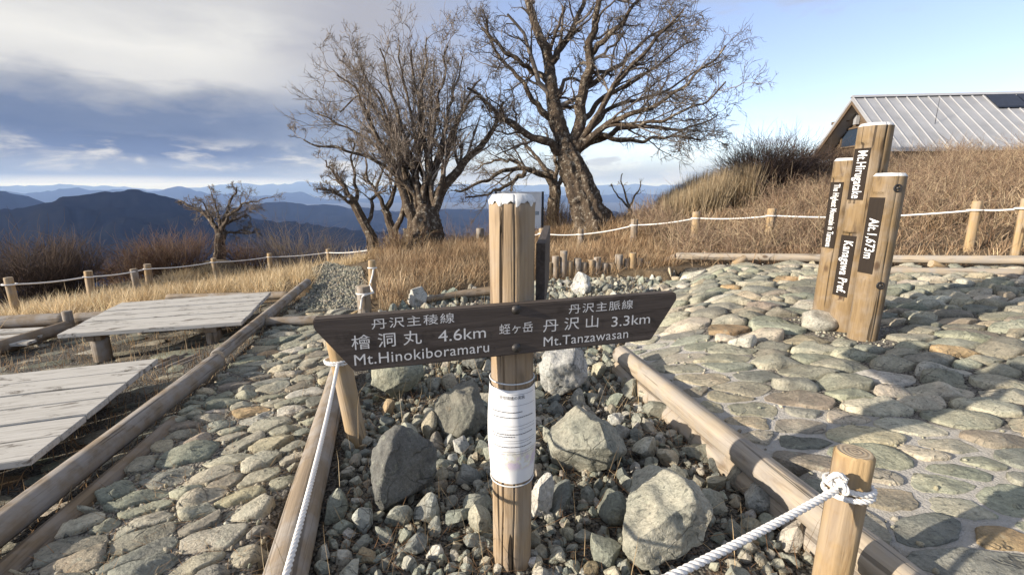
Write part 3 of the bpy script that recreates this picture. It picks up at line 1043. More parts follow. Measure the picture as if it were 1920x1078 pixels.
# boulders: name label, px base x, base y, depth-from ground, width m, height m, colour, seed, yaw, tilt
BOULD = [
    ('angular grey green boulder beside the left fence post in the rubble', 748, 762, 0.36, 0.31, (0.26, 0.265, 0.21), 1, 0.4, (0.30, -0.25)),
    ('brownish grey slab boulder leaning just left of the signpost', 868, 826, 0.36, 0.30, (0.17, 0.165, 0.14), 2, 0.9, (0.2, 0.5)),
    ('dark charcoal boulder at left front of the rubble bed', 757, 965, 0.31, 0.37, (0.115, 0.118, 0.112), 3, 0.1, (-0.15, 0.2)),
    ('pale rounded granite boulder right of signpost below the sign arm', 1054, 752, 0.34, 0.36, (0.38, 0.38, 0.365), 4, 0.3, (0.0, 0.0)),
    ('large greenish tan boulder with flat sloping face right of the signpost', 1100, 905, 0.40, 0.29, (0.275, 0.27, 0.225), 15, 2.4, (0.35, 0.35)),
    ('biggest tan boulder at bottom edge in front of the white rope', 1236, 1088, 0.42, 0.32, (0.33, 0.32, 0.265), 18, 0.8, (0.1, 0.35)),
    ('round white boulder far back in the rubble by the log stakes', 1092, 556, 0.28, 0.30, (0.50, 0.50, 0.48), 7, 0.0, (0, 0)),
    ('upright narrow white stone against the right of the signpost base', 1013, 978, 0.10, 0.20, (0.46, 0.45, 0.42), 8, 0.6, (0.1, 0.1)),
    ('flat topped light grey stone beside the lower edging log', 1422, 972, 0.17, 0.10, (0.36, 0.355, 0.33), 9, 0.4, (0, 0)),
    ('whitish pointed stone behind the left sign arm', 783, 580, 0.22, 0.22, (0.44, 0.43, 0.40), 10, 0.4, (0, 0)),
    ('dark grey stone just under the sign arm left of the post', 888, 700, 0.24, 0.20, (0.16, 0.165, 0.155), 11, 1.4, (0.2, 0)),
    ('green grey stone behind the sign arm near the fallen branch', 853, 572, 0.20, 0.18, (0.17, 0.20, 0.17), 12, 0.2, (0, 0)),
    ('small white block stone between the big boulder and edging log', 1153, 802, 0.11, 0.07, (0.50, 0.49, 0.45), 13, 0.3, (0, 0)),
    ('dull green grey stone low between two boulders at right front', 1150, 985, 0.16, 0.12, (0.21, 0.215, 0.18), 14, 1.1, (0.2, 0.1)),
]
AVOID = [(SPX, SPY, 0.09)]
from mathutils import Euler
for lab, px, py, wd, hh, col, sd, yaw, tl in BOULD:
    p = onz(px, py, 0.0)
    V_, F_ = rock_mesh('boulder', 900 + sd * 7, 5, 13, (1, 0.9, 1), 0.0, 0.58, 0.9)
    ext = V_.max(0) - V_.min(0)
    V_ = V_ / ext * np.array([wd, wd * 0.85, hh * 1.18])
    rngb = np.random.default_rng(sd)
    nv = V_ / np.linalg.norm(V_, axis=1, keepdims=True)
    fb = 0
    for oc_ in range(5):
        q_ = V_ / wd * (3.2 * 1.9 ** oc_)
        fb = fb + 0.62 ** oc_ * (vnoise(q_[:, 0] + q_[:, 2] * 0.7 + 9, q_[:, 1] - q_[:, 2] * 0.6, 1.0, 700 + sd) + vnoise(q_[:, 2] + 5, q_[:, 0] - q_[:, 1] * 0.8, 1.0, 730 + sd))
    V_ = V_ + nv * fb[:, None] * wd * 0.030
    Rm = np.array((Euler((tl[0], tl[1], yaw))).to_matrix())
    V_ = V_ @ Rm.T
    V_[:, 2] -= V_[:, 2].min() + 0.12 * hh
    back = nrm([p[0], p[1], 0]) * wd * 0.36
    loc = np.array([p[0] + back[0], p[1] + back[1], hz(p[0], p[1])])
    me = mesh_from('boulder', V_, [F_], True, mats=[M_STONE_O])
    o = obj('boulder', me, loc=loc, label=lab, cat='boulder', group='boulders in the rubble bed')
    o.color = (*col, 1)
    AVOID.append((loc[0], loc[1], wd * 0.40))

p = onz(1540, 622, 0.27)
V_, F_ = rock_mesh('boulder', 977, 4, 8, (1, 0.9, 0.8), 0.015, 0.7, 0.95)
V_ = V_ / (V_.max(0) - V_.min(0)) * np.array([0.31, 0.25, 0.19])
V_[:, 2] -= V_[:, 2].min() + 0.03
o = obj('boulder', mesh_from('boulder', V_, [F_], True, mats=[M_STONE_O]), loc=(p[0] + 0.03, p[1] + 0.1, hz(p[0], p[1])), label='smooth pale boulder at the foot of the summit marker poles', cat='boulder')
o.color = (0.44, 0.41, 0.35, 1)

RUB_IN = [(-0.46, 0.2), (-0.74, 1.46), (-1.18, 3.55), (-1.52, 5.1)] + RUBBLE[4:]
rubble(rub_o, RUB_IN, 2600, 5200, 77, (0.027, 0.098), (0.010, 0.030), avoid=AVOID, gain=np.array([0.93, 0.98, 1.06]))
grng = GRAVEL
yard_o = sheet('bench_yard', YARD, H, M_RBED, step=0.12, off=0.006, skirt=0.05)
pave(yard_o, YARD, 0.27, 1.5, math.radians(15), H, 0.02, 0.05, 303, 0.72, keep=120, wob=0.10, soft=1)
rubble(grav_o, grng, 10, 2600, 78, (0.02, 0.035), (0.010, 0.024), gain=0.9, keep=0)

# loose chips in the joints of path and terrace, and round the marker poles
def chips(name, parent, poly, n, size, seed, gain, hf, extra=None):
    rng = np.random.default_rng(seed)
    xs = [p[0] for p in poly]; ys = [p[1] for p in poly]
    xy = np.stack([rng.uniform(min(xs), max(xs), n * 4), rng.uniform(min(ys), max(ys), n * 4)], -1)
    xy = xy[in_poly(xy[:, 0], xy[:, 1], poly)][:n]
    if extra is not None:
        xy = np.vstack([xy, extra(rng)])
    z = hf(xy[:, 0], xy[:, 1])
    Vs, Fs, Cs, n0 = [], [], [], 0
    for (x, y), zz in zip(xy, z):
        s = rng.uniform(*size)
        V_, F_ = ROCK1[rng.integers(len(ROCK1))]
        Rm = np.array(eul(rng).to_matrix())
        Vs.append((V_ * s) @ Rm.T + np.array([x, y, zz + s * 0.3])); Fs.append(F_ + n0)
        Cs.append(np.tile(pick_col(rng, gain), (len(V_), 1))); n0 += len(V_)
    obj(name, mesh_from(name, np.vstack(Vs), [np.vstack(Fs)], True, cols=np.vstack(Cs), mats=[M_STONE_A]), parent, kind='stuff')


chips('stone_chips', path_o, PATH, 2200, (0.006, 0.017), 81, 0.95, H)


def round_monument(rng):
    a = rng.uniform(0, 6.28, 170); r_ = rng.uniform(0.1, 0.34, 170)
    return np.stack([2.79 + r_ * np.cos(a), 3.66 + 1.25 * r_ * np.sin(a)], -1)


chips('stone_chips', terr_o, TERR, 1500, (0.006, 0.016), 82, 1.0, H, round_monument)

# ------------------------------------------------------------------ round wood
def log_geo(L, r0, r1, sides=28, seed=0, grooves=(), bend=0.0, step=0.06, wob=0.02, chamfer=0.008):
    rng = np.random.default_rng(seed)
    n = max(3, int(L / step))
    zs = np.concatenate([[0.0], np.linspace(chamfer, L - chamfer, n), [L]])
    th = np.linspace(0, 2 * np.pi, sides, endpoint=False)
    ph = rng.uniform(0, 6.28, 6)
    V = []
    for z in zs:
        f = z / L
        r = r0 + (r1 - r0) * f
        rad = r * (1 + wob * (np.sin(2 * th + ph[0] + z * 1.3) + 0.7 * np.sin(3 * th + ph[1] - z * 2.1) + 0.4 * np.sin(z * 9 + ph[2] + th)))
        for ga, gd, gw in grooves:
            a = ga + 0.05 * math.sin(z * 4 + ph[3]) + 0.02 * math.sin(z * 13 + ph[4])
            d = (th - a + np.pi) % (2 * np.pi) - np.pi
            rad = rad - gd * np.exp(-(d / gw) ** 2)
        if z == 0 or z == L:
            rad = rad - chamfer * 0.8
        bx = bend * math.sin(math.pi * f)
        V.append(np.stack([rad * np.cos(th) + bx, rad * np.sin(th), np.full(sides, z)], -1))
    V = np.array(V)
    k = len(zs)
    V = V.reshape(-1, 3)
    ii, jj = np.meshgrid(np.arange(k - 1), np.arange(sides), indexing='ij')
    q = np.stack([ii * sides + jj, ii * sides + (jj + 1) % sides, (ii + 1) * sides + (jj + 1) % sides, (ii + 1) * sides + jj], -1).reshape(-1, 4)
    # end faces with their own verts, so the rim stays crisp
    c0 = V[:sides].copy(); c1 = V[-sides:].copy()
    n0 = len(V)
    V = np.vstack([V, c0, [c0.mean(0)], c1, [c1.mean(0)]])
    a = np.arange(sides); b2 = (a + 1) % sides
    t0 = np.stack([n0 + b2, n0 + a, np.full(sides, n0 + sides)], -1)
    m0 = n0 + sides + 1
    t1 = np.stack([m0 + a, m0 + b2, np.full(sides, m0 + sides)], -1)
    mi = np.concatenate([np.zeros(len(q), int), np.ones(2 * sides, int)])
    return V, [q, t0, t1], mi


def axis_matrix(p0, p1, spin=0.0):
    d = Vector(p1) - Vector(p0)
    qv = d.to_track_quat('Z', 'Y')
    return Matrix.Translation(p0) @ qv.to_matrix().to_4x4() @ Matrix.Rotation(spin, 4, 'Z')


_seed = [5000]


def log(name, p0, p1, r0, r1=None, mats=None, parent=None, sides=28, grooves=None, bend=0.0, step=0.06, wob=0.03, chamfer=0.008, **kw):
    _seed[0] += 1
    rng = np.random.default_rng(_seed[0])
    r1 = r0 if r1 is None else r1
    if grooves is None:
        grooves = [(rng.uniform(0, 6.28), r0 * 0.13, 0.09), (rng.uniform(0, 6.28), r0 * 0.10, 0.08)]
    L = (Vector(p1) - Vector(p0)).length
    V_, F_, mi = log_geo(L, r0, r1, sides, _seed[0], grooves, bend, step, wob, chamfer)
    me = mesh_from(name, V_, F_, True, mats=mats or [M_LOG, M_ENDG], mat_idx=mi)
    o = obj(name, me, parent, **kw)
    o.matrix_world = axis_matrix(p0, p1)
    return o


def P3(a):
    return Vector([float(x) for x in a])


# edging logs
def ground_log(name, a, b_, r, r1=None, za=None, zb=None, **kw):
    return log(name, P3((a[0], a[1], za)), P3((b_[0], b_[1], zb)), r, r1, **kw)


A0 = onz(-60, 1035, 0.03); A1 = onz(408, 676, 0.035); A2 = onz(577, 529, 0.03)
log('edging_log', P3(A0) + (P3(A0) - P3(A1)).normalized() * 0.9, P3(A1), 0.070, 0.066, [M_LOG, M_ENDG], label='long thick brown log between the low benches and the cobbled path', cat='log', group='edging logs')
log('edging_log', P3(A1) + Vector((-0.03, 0.05, 0.02)), P3(A2), 0.058, 0.055, [M_LOG, M_ENDG], label='thinner log continuing behind the long brown one up to the gravel', cat='log', group='edging logs')
A0b = onz(62, 1030, -0.04); A1b = onz(330, 792, -0.04)
log('edging_log', P3(A0b) + (P3(A0b) - P3(A1b)).normalized() * 0.5, P3(A1b), 0.06, 0.05, [M_LOGD, M_ENDG], label='half buried dark log under the long brown log at lower left', cat='log', group='edging logs')
B0 = onz(536, 1078, 0.07); B1 = onz(634, 706, 0.07)
log('edging_log', P3(B0) + (P3(B0) - P3(B1)).normalized() * 1.0, P3(B1) + (P3(B1) - P3(B0)).normalized() * 0.15, 0.078, 0.072, [M_LOG, M_ENDG], grooves=[(2.0, 0.012, 0.07)], label='pale log between cobbled path and rubble beside the taut rope', cat='log', group='edging logs')
C0 = onz(1163, 662, 0.17); C1 = onz(1560, 985, 0.17)
log('edging_log', P3(C0), P3(C1) + (P3(C1) - P3(C0)).normalized() * 1.3, 0.068, 0.075, [M_TAN, M_END], label='upper of two stacked tan logs holding the stone terrace', cat='log', group='edging logs')
D0 = onz(1160, 690, 0.045); D1 = onz(1500, 985, 0.045)
log('edging_log', P3(D0), P3(D1) + (P3(D1) - P3(D0)).normalized() * 1.3, 0.066, 0.07, [M_TAN, M_END], label='lower of two stacked tan logs along the rubble', cat='log', group='edging logs')
E0 = onz(500, 604, 0.03); E1 = onz(648, 598, 0.03)
log('step_log', P3(E0), P3(E1), 0.05, 0.05, [M_LOG, M_ENDG], label='short log laid across the end of the cobbled path', cat='log')
# back of the terrace
F0 = onz(1268, 480, 0.38); F1 = onz(1548, 484, 0.46)
log('edging_log', P3(F0), P3(F1), 0.055, 0.055, [M_TAN, M_END], label='straight tan log at back of terrace left of the marker poles', cat='log', group='terrace back logs')
G0 = onz(1552, 485, 0.46); G1 = onz(1960, 488, 0.60)
log('edging_log', P3(G0), P3(G1) + (P3(G1) - P3(G0)).normalized() * 0.8, 0.055, 0.055, [M_TAN, M_END], label='straight tan log at back of terrace right of the marker poles', cat='log', group='terrace back logs')
I0 = onz(1640, 508, 0.42); I1 = onz(1960, 513, 0.48)
log('edging_log', P3(I0), P3(I1) + (P3(I1) - P3(I0)).normalized() * 0.8, 0.05, 0.05, [M_TAN, M_END], label='lower tan log on the paving in front of the back log at right', cat='log', group='terrace back logs')
J0 = onz(1268, 480, 0.33); J1 = onz(1228, 498, 0.10)
log('edging_log', P3(J0), P3(J1), 0.05, 0.05, [M_LOG, M_ENDG], label='short sloping log going down from the back left terrace corner', cat='log')
K0 = onz(1398, 484, 0.43); K1 = onz(1376, 497, 0.33)
log('log_peg', P3(K0), P3(K1), 0.055, 0.055, [M_POST, M_END], label='short log peg leaning on the terrace back log', cat='peg')
K0 = onz(1745, 494, 0.50); K1 = onz(1775, 503, 0.44)
log('log_peg', P3(K0), P3(K1), 0.05, 0.03, [M_POST, M_END], label='wedge of wood between the two back logs at right', cat='peg')
# left yard logs
L0 = onz(-120, 612, -0.22); L1 = onz(125, 598, -0.20); L2 = onz(330, 583, -0.16)
log('edging_log', P3(L0), P3(L1), 0.085, 0.08, [M_LOG, M_ENDG], label='log along the grass edge at far left', cat='log', group='yard logs')
log('edging_log', P3(L1) + Vector((0.1, 0.02, 0)), P3(L2), 0.075, 0.07, [M_LOG, M_ENDG], label='log along the grass edge behind the far bench', cat='log', group='yard logs')
N0 = onz(-120, 690, -0.24); N1 = onz(128, 612, -0.20)
log('edging_log', P3(N0), P3(N1), 0.08, 0.07, [M_LOGD, M_ENDG], label='dark log slanting from left edge towards the far bench', cat='log', group='yard logs')
pg = onz(131, 612, -0.25)
log('log_peg', P3(pg), P3(pg) + Vector((0, 0, 0.20)), 0.05, 0.05, [M_LOG, M_ENDG], label='short upright peg where two logs meet left of far bench', cat='peg')
Q0 = onz(496, 560, -0.05); Q1 = onz(540, 554, -0.02)
log('edging_log', P3(Q0) - Vector((1.4, -0.1, 0.02)), P3(Q1), 0.06, 0.055, [M_LOG, M_ENDG], label='log behind the far bench ending at the path edge log', cat='log', group='yard logs')
for k, (xa, ya, xb, yb) in enumerate([(292, 690, 352, 664), (312, 690, 374, 664), (332, 688, 394, 663), (268, 694, 330, 667)]):
    a_ = onz(xa, ya, -0.17); b_ = onz(xb, yb, -0.15)
    log('thin_pole', P3(a_), P3(b_), 0.022, 0.02, [M_LOG, M_ENDG], sides=12, label=('second', 'third', 'rightmost', 'leftmost')[k] + ' of four thin weathered poles laid on the ground between the benches', cat='pole', group='thin poles laid side by side')
fb0 = onz(800, 562, 0.10); fb1 = onz(925, 545, 0.16)
log('fallen_branch', P3(fb0), P3(fb1), 0.035, 0.06, [M_LOGD, M_ENDG], bend=0.05, label='dark weathered branch lying at back of the rubble', cat='branch')

# three boards of the low walkway at the far left
wk = empty('board_walk', onz(20, 632, -0.2), label='low weathered board walk between logs at the left edge', cat='board walk')
for k, yy in enumerate((622, 634, 647)):
    a_ = onz(-90, yy + 5, -0.21); b_ = onz(104 - k * 22, yy - 6, -0.20)
    d = P3(b_) - P3(a_)
    bm = bmesh.new()
    box_bm(bm, (d.length, 0.13, 0.03), (0, 0, 0), bevel=0.004)
    o = bm_obj('plank', bm, M_PLANK, wk)
    o.matrix_world = Matrix.Translation((P3(a_) + P3(b_)) / 2) @ Matrix.Rotation(math.atan2(d.y, d.x), 4, 'Z')


# ------------------------------------------------------------------ benches (low plank platforms)
def bench(label, bl, br, fr, fl, z, nplank, legs, zleg):
    """corner points of the top given as (x, y)"""
    bl, br, fr, fl = [np.array(c, float) for c in (bl, br, fr, fl)]
    root = empty('low_bench', ((bl[0] + fr[0]) / 2, (bl[1] + fr[1]) / 2, zleg), label=label, cat='bench', group='low plank benches')
    rng = np.random.default_rng(int(z * 1000) + nplank)
    bpy.context.view_layer.update()
    for k in range(nplank):
        f0 = k / nplank + 0.0055; f1 = (k + 1) / nplank - 0.0055
        a = fl + (bl - fl) * f0; b2 = fr + (br - fr) * f0; c2 = fr + (br - fr) * f1; d2 = fl + (bl - fl) * f1
        jl, jr = rng.normal(0, 0.003, 2)
        mid = (a + b2 + c2 + d2) / 4
        ux = nrm(np.append(b2 - a, 0))[:2]
        ang = math.atan2(ux[1], ux[0])
        Rz = np.array([[math.cos(-ang), -math.sin(-ang)], [math.sin(-ang), math.cos(-ang)]])
        loc = [(Rz @ (p - mid)) for p in (a - ux * jl, b2 + ux * jr, c2 + ux * jr, d2 - ux * jl)]
        bm = bmesh.new()
        top = [bm.verts.new((p[0], p[1], 0.0)) for p in loc]
        bot = [bm.verts.new((p[0], p[1], -0.04)) for p in loc]
        bm.faces.new(top); bm.faces.new(bot[::-1])
        for i in range(4):
            bm.faces.new([top[i], bot[i], bot[(i + 1) % 4], top[(i + 1) % 4]])
        bmesh.ops.recalc_face_normals(bm, faces=bm.faces[:])
        bmesh.ops.bevel(bm, geom=bm.edges[:], offset=0.004, segments=2, affect='EDGES')
        o = bm_obj('plank', bm, M_PLANK, root)
        o.matrix_world = Matrix.Translation((mid[0], mid[1], z + rng.normal(0, 0.002))) @ Matrix.Rotation(ang, 4, 'Z')
    for fx in (0.16, 0.80):
        a = fl + (fr - fl) * fx; d2 = bl + (br - bl) * fx
        bm = bmesh.new()
        dv = Vector((d2[0] - a[0], d2[1] - a[1], 0))
        box_bm(bm, (dv.length * 0.92, 0.12, 0.06), bevel=0.004)
        o = bm_obj('bearer', bm, M_LOGD, root)
        o.matrix_world = Matrix.Translation(((a[0] + d2[0]) / 2, (a[1] + d2[1]) / 2, z - 0.072)) @ Matrix.Rotation(math.atan2(dv.y, dv.x), 4, 'Z')
        for fy in (0.12, 0.86):
            p = a + (d2 - a) * fy
            log('leg', Vector((p[0], p[1], zleg)), Vector((p[0], p[1], z - 0.10)), 0.075, 0.075, [M_LOG, M_ENDG], parent=root, sides=20)
    return root


zb = 0.10
far_c = [onz(228, 567, zb), onz(508, 547, zb), onz(452, 604, zb), onz(106, 628, zb)]
bench('far grey plank bench on log legs between grass and long log', *[c[:2] for c in far_c], zb, 6, 4, -0.30)
zb2 = 0.07
br = onz(297, 671, zb2); fr = onz(52, 862, zb2)
ul = nrm(onz(0, 702, zb2) - onz(297, 671, zb2)); ul2 = nrm(onz(0, 866, zb2) - fr)
bench('near grey plank bench cut by the left edge of the picture', (br + ul * 1.75)[:2], br[:2], fr[:2], (fr + ul * 1.75)[:2], zb2, 6, 4, -0.32)


# ------------------------------------------------------------------ fence posts
def post(px, py_top, d, hgt, r, label, group, lean=(0, 0), mats=None, base=None, cap=False):
    if base is None:
        top = P3(atd(px, py_top, d))
        bot = top - Vector((lean[0], lean[1], hgt))
    else:
        bot, top = base
    bot = bot - (top - bot).normalized() * 0.15
    log('fence_post', bot, top, r, r * 0.97, mats or [M_POST, M_END], sides=24, label=label, cat='post', group=group)
    return top


LF = [(15, 520, 7.0, 'fence post with rope nearest the left edge'),
      (165, 508, 8.5, 'second fence post from the left edge, in front of the dark shrub'),
      (250, 504, 9.9, 'greyish half hidden fence post, left one of a close pair'),
      (276, 495, 10.3, 'fence post right of the greyish one, right one of a close pair'),
      (400, 484, 12.2, 'fence post just left of the small far tree trunk'),
      (505, 475, 13.6, 'fence post right of the small far tree'),
      (615, 467, 14.0, 'fence post below the twiggy shrub left of big tree'),
      (700, 460, 12.6, 'fence post at the left foot of the multi stemmed tree')]
lt = []
for k, (px, py, d, lab) in enumerate(LF):
    lt.append(post(px, py, d, 0.75, (0.058, 0.066)[k] if k < 2 else 0.07, lab, 'left rope fence posts', (0.02 if k % 2 else -0.03, 0.02), [M_LOG, M_END] if k == 2 else None))
lt = [v for i, v in enumerate(lt) if i != 2]
RF = [(1016, 428, 10.8, 'small fence post just right of the signpost, under the information board'),
      (1089, 429, 10.3, 'fence post in front of the big trunk'),
      (1190, 411, 9.7, 'weathered fence post right of the big trunk'),
      (1306, 397, 8.9, 'fence post at back left corner of terrace'),
      (1448, 391, 8.0, 'fence post left of the summit marker poles'),
      (1833, 377, 6.4, 'thick fence post right of the summit marker poles'),
      (1925, 372, 5.9, 'fence post cut by the right edge')]
rtops = []
for k, (px, py, d, lab) in enumerate(RF):
    rtops.append(post(px, py, d, 0.80, (0.07, 0.07, 0.074, 0.076, 0.07, 0.056, 0.05)[k], lab, 'right rope fence posts', (0.0, 0.02), [M_LOG, M_END] if k in (1, 2) else None))

# posts round the rubble bed
lp_bot = P3(onz(668, 842, 0.0)); lp_top = Vector((-0.96, 2.36, 0.655))
post(0, 0, 0, 0, 0.056, 'tan post with tied rope under the left sign arm', 'posts round the rubble bed', base=(lp_bot + Vector((0, 0.04, 0)), lp_top))
fp_top = P3(atd(1603, 846, 1.36)); fp_bot = fp_top - Vector((0.0, 0.0, 0.75))
post(0, 0, 0, 0, 0.052, 'yellowish front post with white rope knot at lower right', 'posts round the rubble bed', base=(fp_bot, fp_top))
mp_top = P3(atd(681, 536, 5.25))
post(0, 0, 0, 0, 0.075, 'thick short post behind the left end of the sign arm', 'posts round the rubble bed', base=(mp_top - Vector((0, 0, 0.55)), mp_top), mats=[M_LOG, M_END])
np_top = P3(atd(697, 488, 5.9))
post(0, 0, 0, 0, 0.046, 'slim tall post with dangling rope behind the thick short post', 'posts round the rubble bed', base=(np_top - Vector((0.03, 0, 0.75)), np_top))
corner_top = Vector((-0.42, 0.50, 0.68))
post(0, 0, 0, 0, 0.06, 'corner post of the rubble bed just below the picture', 'posts round the rubble bed', base=(Vector((-0.42, 0.50, 0)), corner_top))

# row of short stakes at back of the rubble
pal = empty('stake_row', onz(1120, 527, 0.0), label='row of short uneven log stakes at back of the rubble', cat='stakes')
SK = [(1030, 498, 10), (1041, 486, 13), (1056, 476, 13), (1067, 496, 12), (1082, 490, 13), (1094, 498, 12), (1107, 493, 13), (1119, 488, 13), (1133, 499, 12), (1146, 499, 12), (1159, 483, 14), (1173, 491, 10), (1184, 480, 13), (1197, 490, 12), (1211, 496, 14)]
for k, (px, py, wpx) in enumerate(SK):
    bs = onz(px, 524 - (px - 1030) * 0.035, 0.0)
    zt = zfor(bs[0], bs[1], py) + 0.05
    log('stake', Vector((bs[0], bs[1], -0.12)), Vector((bs[0], bs[1], zt)), wpx / 2 / FPX * depth(bs) * 1.05, None, [M_LOG if k % 3 else M_POST, M_END], parent=pal, sides=18)


# ------------------------------------------------------------------ ropes
def sag(a, b2, s, n=14):
    t_ = np.linspace(0, 1, n)[:, None]
    p = np.array(a)[None] * (1 - t_) + np.array(b2)[None] * t_
    p[:, 2] -= 4 * s * (t_ * (1 - t_))[:, 0]
    return p


def tube_geo(pts, r, sides=6):
    pts = np.asarray(pts, float)
    T = np.gradient(pts, axis=0)
    T /= np.linalg.norm(T, axis=1, keepdims=True) + 1e-12
    ref = np.array([0.31, 0.22, 0.92])
    N_ = np.cross(T, ref); N_ /= np.linalg.norm(N_, axis=1, keepdims=True) + 1e-12
    B_ = np.cross(T, N_)
    th = np.linspace(0, 2 * np.pi, sides, endpoint=False)
    r = np.broadcast_to(np.asarray(r, float), (len(pts),))
    V = pts[:, None] + r[:, None, None] * (np.cos(th)[None, :, None] * N_[:, None] + np.sin(th)[None, :, None] * B_[:, None])
    k = len(pts)
    ii, jj = np.meshgrid(np.arange(k - 1), np.arange(sides), indexing='ij')
    q = np.stack([ii * sides + jj, ii * sides + (jj + 1) % sides, (ii + 1) * sides + (jj + 1) % sides, (ii + 1) * sides + jj], -1).reshape(-1, 4)
    return V.reshape(-1, 3), q


def join_geo(parts):
    Vs, qs, n0 = [], [], 0
    for V_, q_ in parts:
        Vs.append(V_); qs.append(q_ + n0); n0 += len(V_)
    return np.vstack(Vs), [np.vstack(qs)]


def resample(pts, step):
    pts = np.asarray(pts, float)
    s = np.concatenate([[0], np.cumsum(np.linalg.norm(np.diff(pts, axis=0), axis=1))])
    u = np.linspace(0, s[-1], max(3, int(s[-1] / step)))
    return np.stack([np.interp(u, s, pts[:, i]) for i in range(3)], -1), u


def twisted(pts, r, pitch=0.055, step=0.006):
    """three-strand laid rope"""
    p, u = resample(pts, step)
    T = np.gradient(p, axis=0); T /= np.linalg.norm(T, axis=1, keepdims=True) + 1e-12
    ref = np.array([0.31, 0.22, 0.92])
    N_ = np.cross(T, ref); N_ /= np.linalg.norm(N_, axis=1, keepdims=True)
    B_ = np.cross(T, N_)
    parts = []
    for k in range(3):
        a = 2 * np.pi * (u / pitch + k / 3)
        c2 = p + 0.50 * r * (np.cos(a)[:, None] * N_ + np.sin(a)[:, None] * B_)
        parts.append(tube_geo(c2, r * 0.56, 6))
    return parts


def loop_pts(c, rad, axis, turns=1.0, rise=0.02, n=40, a0=0.0):
    axis = Vector(axis).normalized()
    e1 = axis.orthogonal().normalized(); e2 = axis.cross(e1)
    a = np.linspace(a0, a0 + 2 * np.pi * turns, n)
    return np.array([c]) + rad * (np.cos(a)[:, None] * np.array(e1) + np.sin(a)[:, None] * np.array(e2)) + np.linspace(0, rise, n)[:, None] * np.array(axis)


def rope(name, parts, loops, **kw):
    V_, q_ = join_geo(parts)
    o = obj(name, mesh_from(name, V_, q_, True, mats=[M_ROPE]), **kw)
    for lp in loops:
        V_, q_ = join_geo(lp)
        obj('tie', mesh_from('tie', V_, q_, True, mats=[M_ROPE]), o)
    return o


rr_ = 0.0105
kf = np.array(atd(1568, 918, 1.315))
kf2 = fp_top - Vector((0, 0, 0.125))
e_c = np.array(corner_top) - np.array([0, -0.01, 0.07])
lpk = np.array(lp_top) - np.array([-0.02, 0.045, 0.135])
knot = [loop_pts(np.array(kf2) + [0, 0, -0.012 + 0.022 * i], 0.052 + 0.0085, (0.05 + 0.10 * (i - .5), 0.12, 1), 1.0, 0.006, 48) for i in range(2)]
kn2 = [loop_pts(kf + [0.004, 0.0, 0.012], 0.022, (0.9, 0.1, 0.3), 1.2, 0.02, 28), loop_pts(kf + [-0.004, -0.004, 0.03], 0.018, (0.2, 1.0, 0.3), 1.1, 0.012, 28)]
rope('white_rope', twisted(sag(kf, e_c, 0.035, 30), rr_), [sum([twisted(k_, rr_ * 0.85) for k_ in knot], []), sum([twisted(k_, rr_ * 0.8) for k_ in kn2], [])],
     label='thick white twisted rope tied to the front post at lower right', cat='rope', group='white ropes')
lloop = [loop_pts(np.array(lp_top) - [0, 0, 0.135 + 0.012 * i], 0.056 + 0.009, (0.08 * i, 0.05, 1), 1.0, 0.004, 40) for i in range(2)]
rope('white_rope', twisted(sag(lpk, e_c, 0.05, 40), rr_ * 0.85), [sum([twisted(k_, rr_ * 0.7) for k_ in lloop], [])],
     label='white rope running down beside the pale log at lower left', cat='rope', group='white ropes')
mk = np.array(mp_top) - [0, 0.06, 0.09]
nk = np.array(np_top) - [0, 0.04, 0.10]
dang = np.array([nk + [0.03, 0, 0], nk + [0.01, -0.01, -0.10], nk + [-0.03, -0.02, -0.22], mk + [0.10, 0.1, 0.0], mk + [0.05, 0, 0], mk + [0.01, -0.03, -0.01], mk + [-0.02, -0.03, -0.16]])
dp, _u = resample(dang, 0.03)
rope('white_rope', [tube_geo(dp, 0.011, 6)], [[tube_geo(loop_pts(np.array(mp_top) - [0, 0, 0.09], 0.078, (0, 0.1, 1), 1.0, 0.0, 32), 0.010, 6)], [tube_geo(loop_pts(np.array(np_top) - [0, 0, 0.10], 0.052, (0, 0.1, 1), 1.0, 0.0, 28), 0.010, 6)]],
     label='short white rope tied round the two posts behind the sign arm', cat='rope', group='white ropes')


def fence_rope(tops, drop_, r, rad, sg, label):
    parts, lps = [], []
    for i, tp in enumerate(tops):
        c2 = np.array(tp) - [0, 0, drop_]
        lps.append([tube_geo(loop_pts(c2, rad + r * 0.7, (0.03, 0.05, 1), 1.0, 0.0, 28), r, 6)])
    for a, b2 in zip(tops[:-1], tops[1:]):
        d = nrm(np.array(b2) - np.array(a))
        a2 = np.array(a) - [0, 0, drop_] + d * rad - np.array([0, rad * 0.5, 0]); c2 = np.array(b2) - [0, 0, drop_] - d * rad - np.array([0, rad * 0.5, 0])
        parts.append(tube_geo(sag(a2, c2, sg * np.linalg.norm(c2 - a2), 16), r, 6))
    rope('white_rope', parts, lps, label=label, cat='rope', group='white ropes')


lt_l = [P3((lt[0].x - 1.6, lt[0].y - 1.0, lt[0].z - 0.1))] + lt + [P3(atd(770, 464, 12.0))]
fence_rope(lt_l[1:], 0.11, 0.013, 0.074, 0.018, 'white rope along the left fence in front of the mountain view')
fence_rope([P3(atd(946, 438, 11.0))] + rtops, 0.13, 0.013, 0.076, 0.022, 'white rope along the fence below the grassy bank at right')


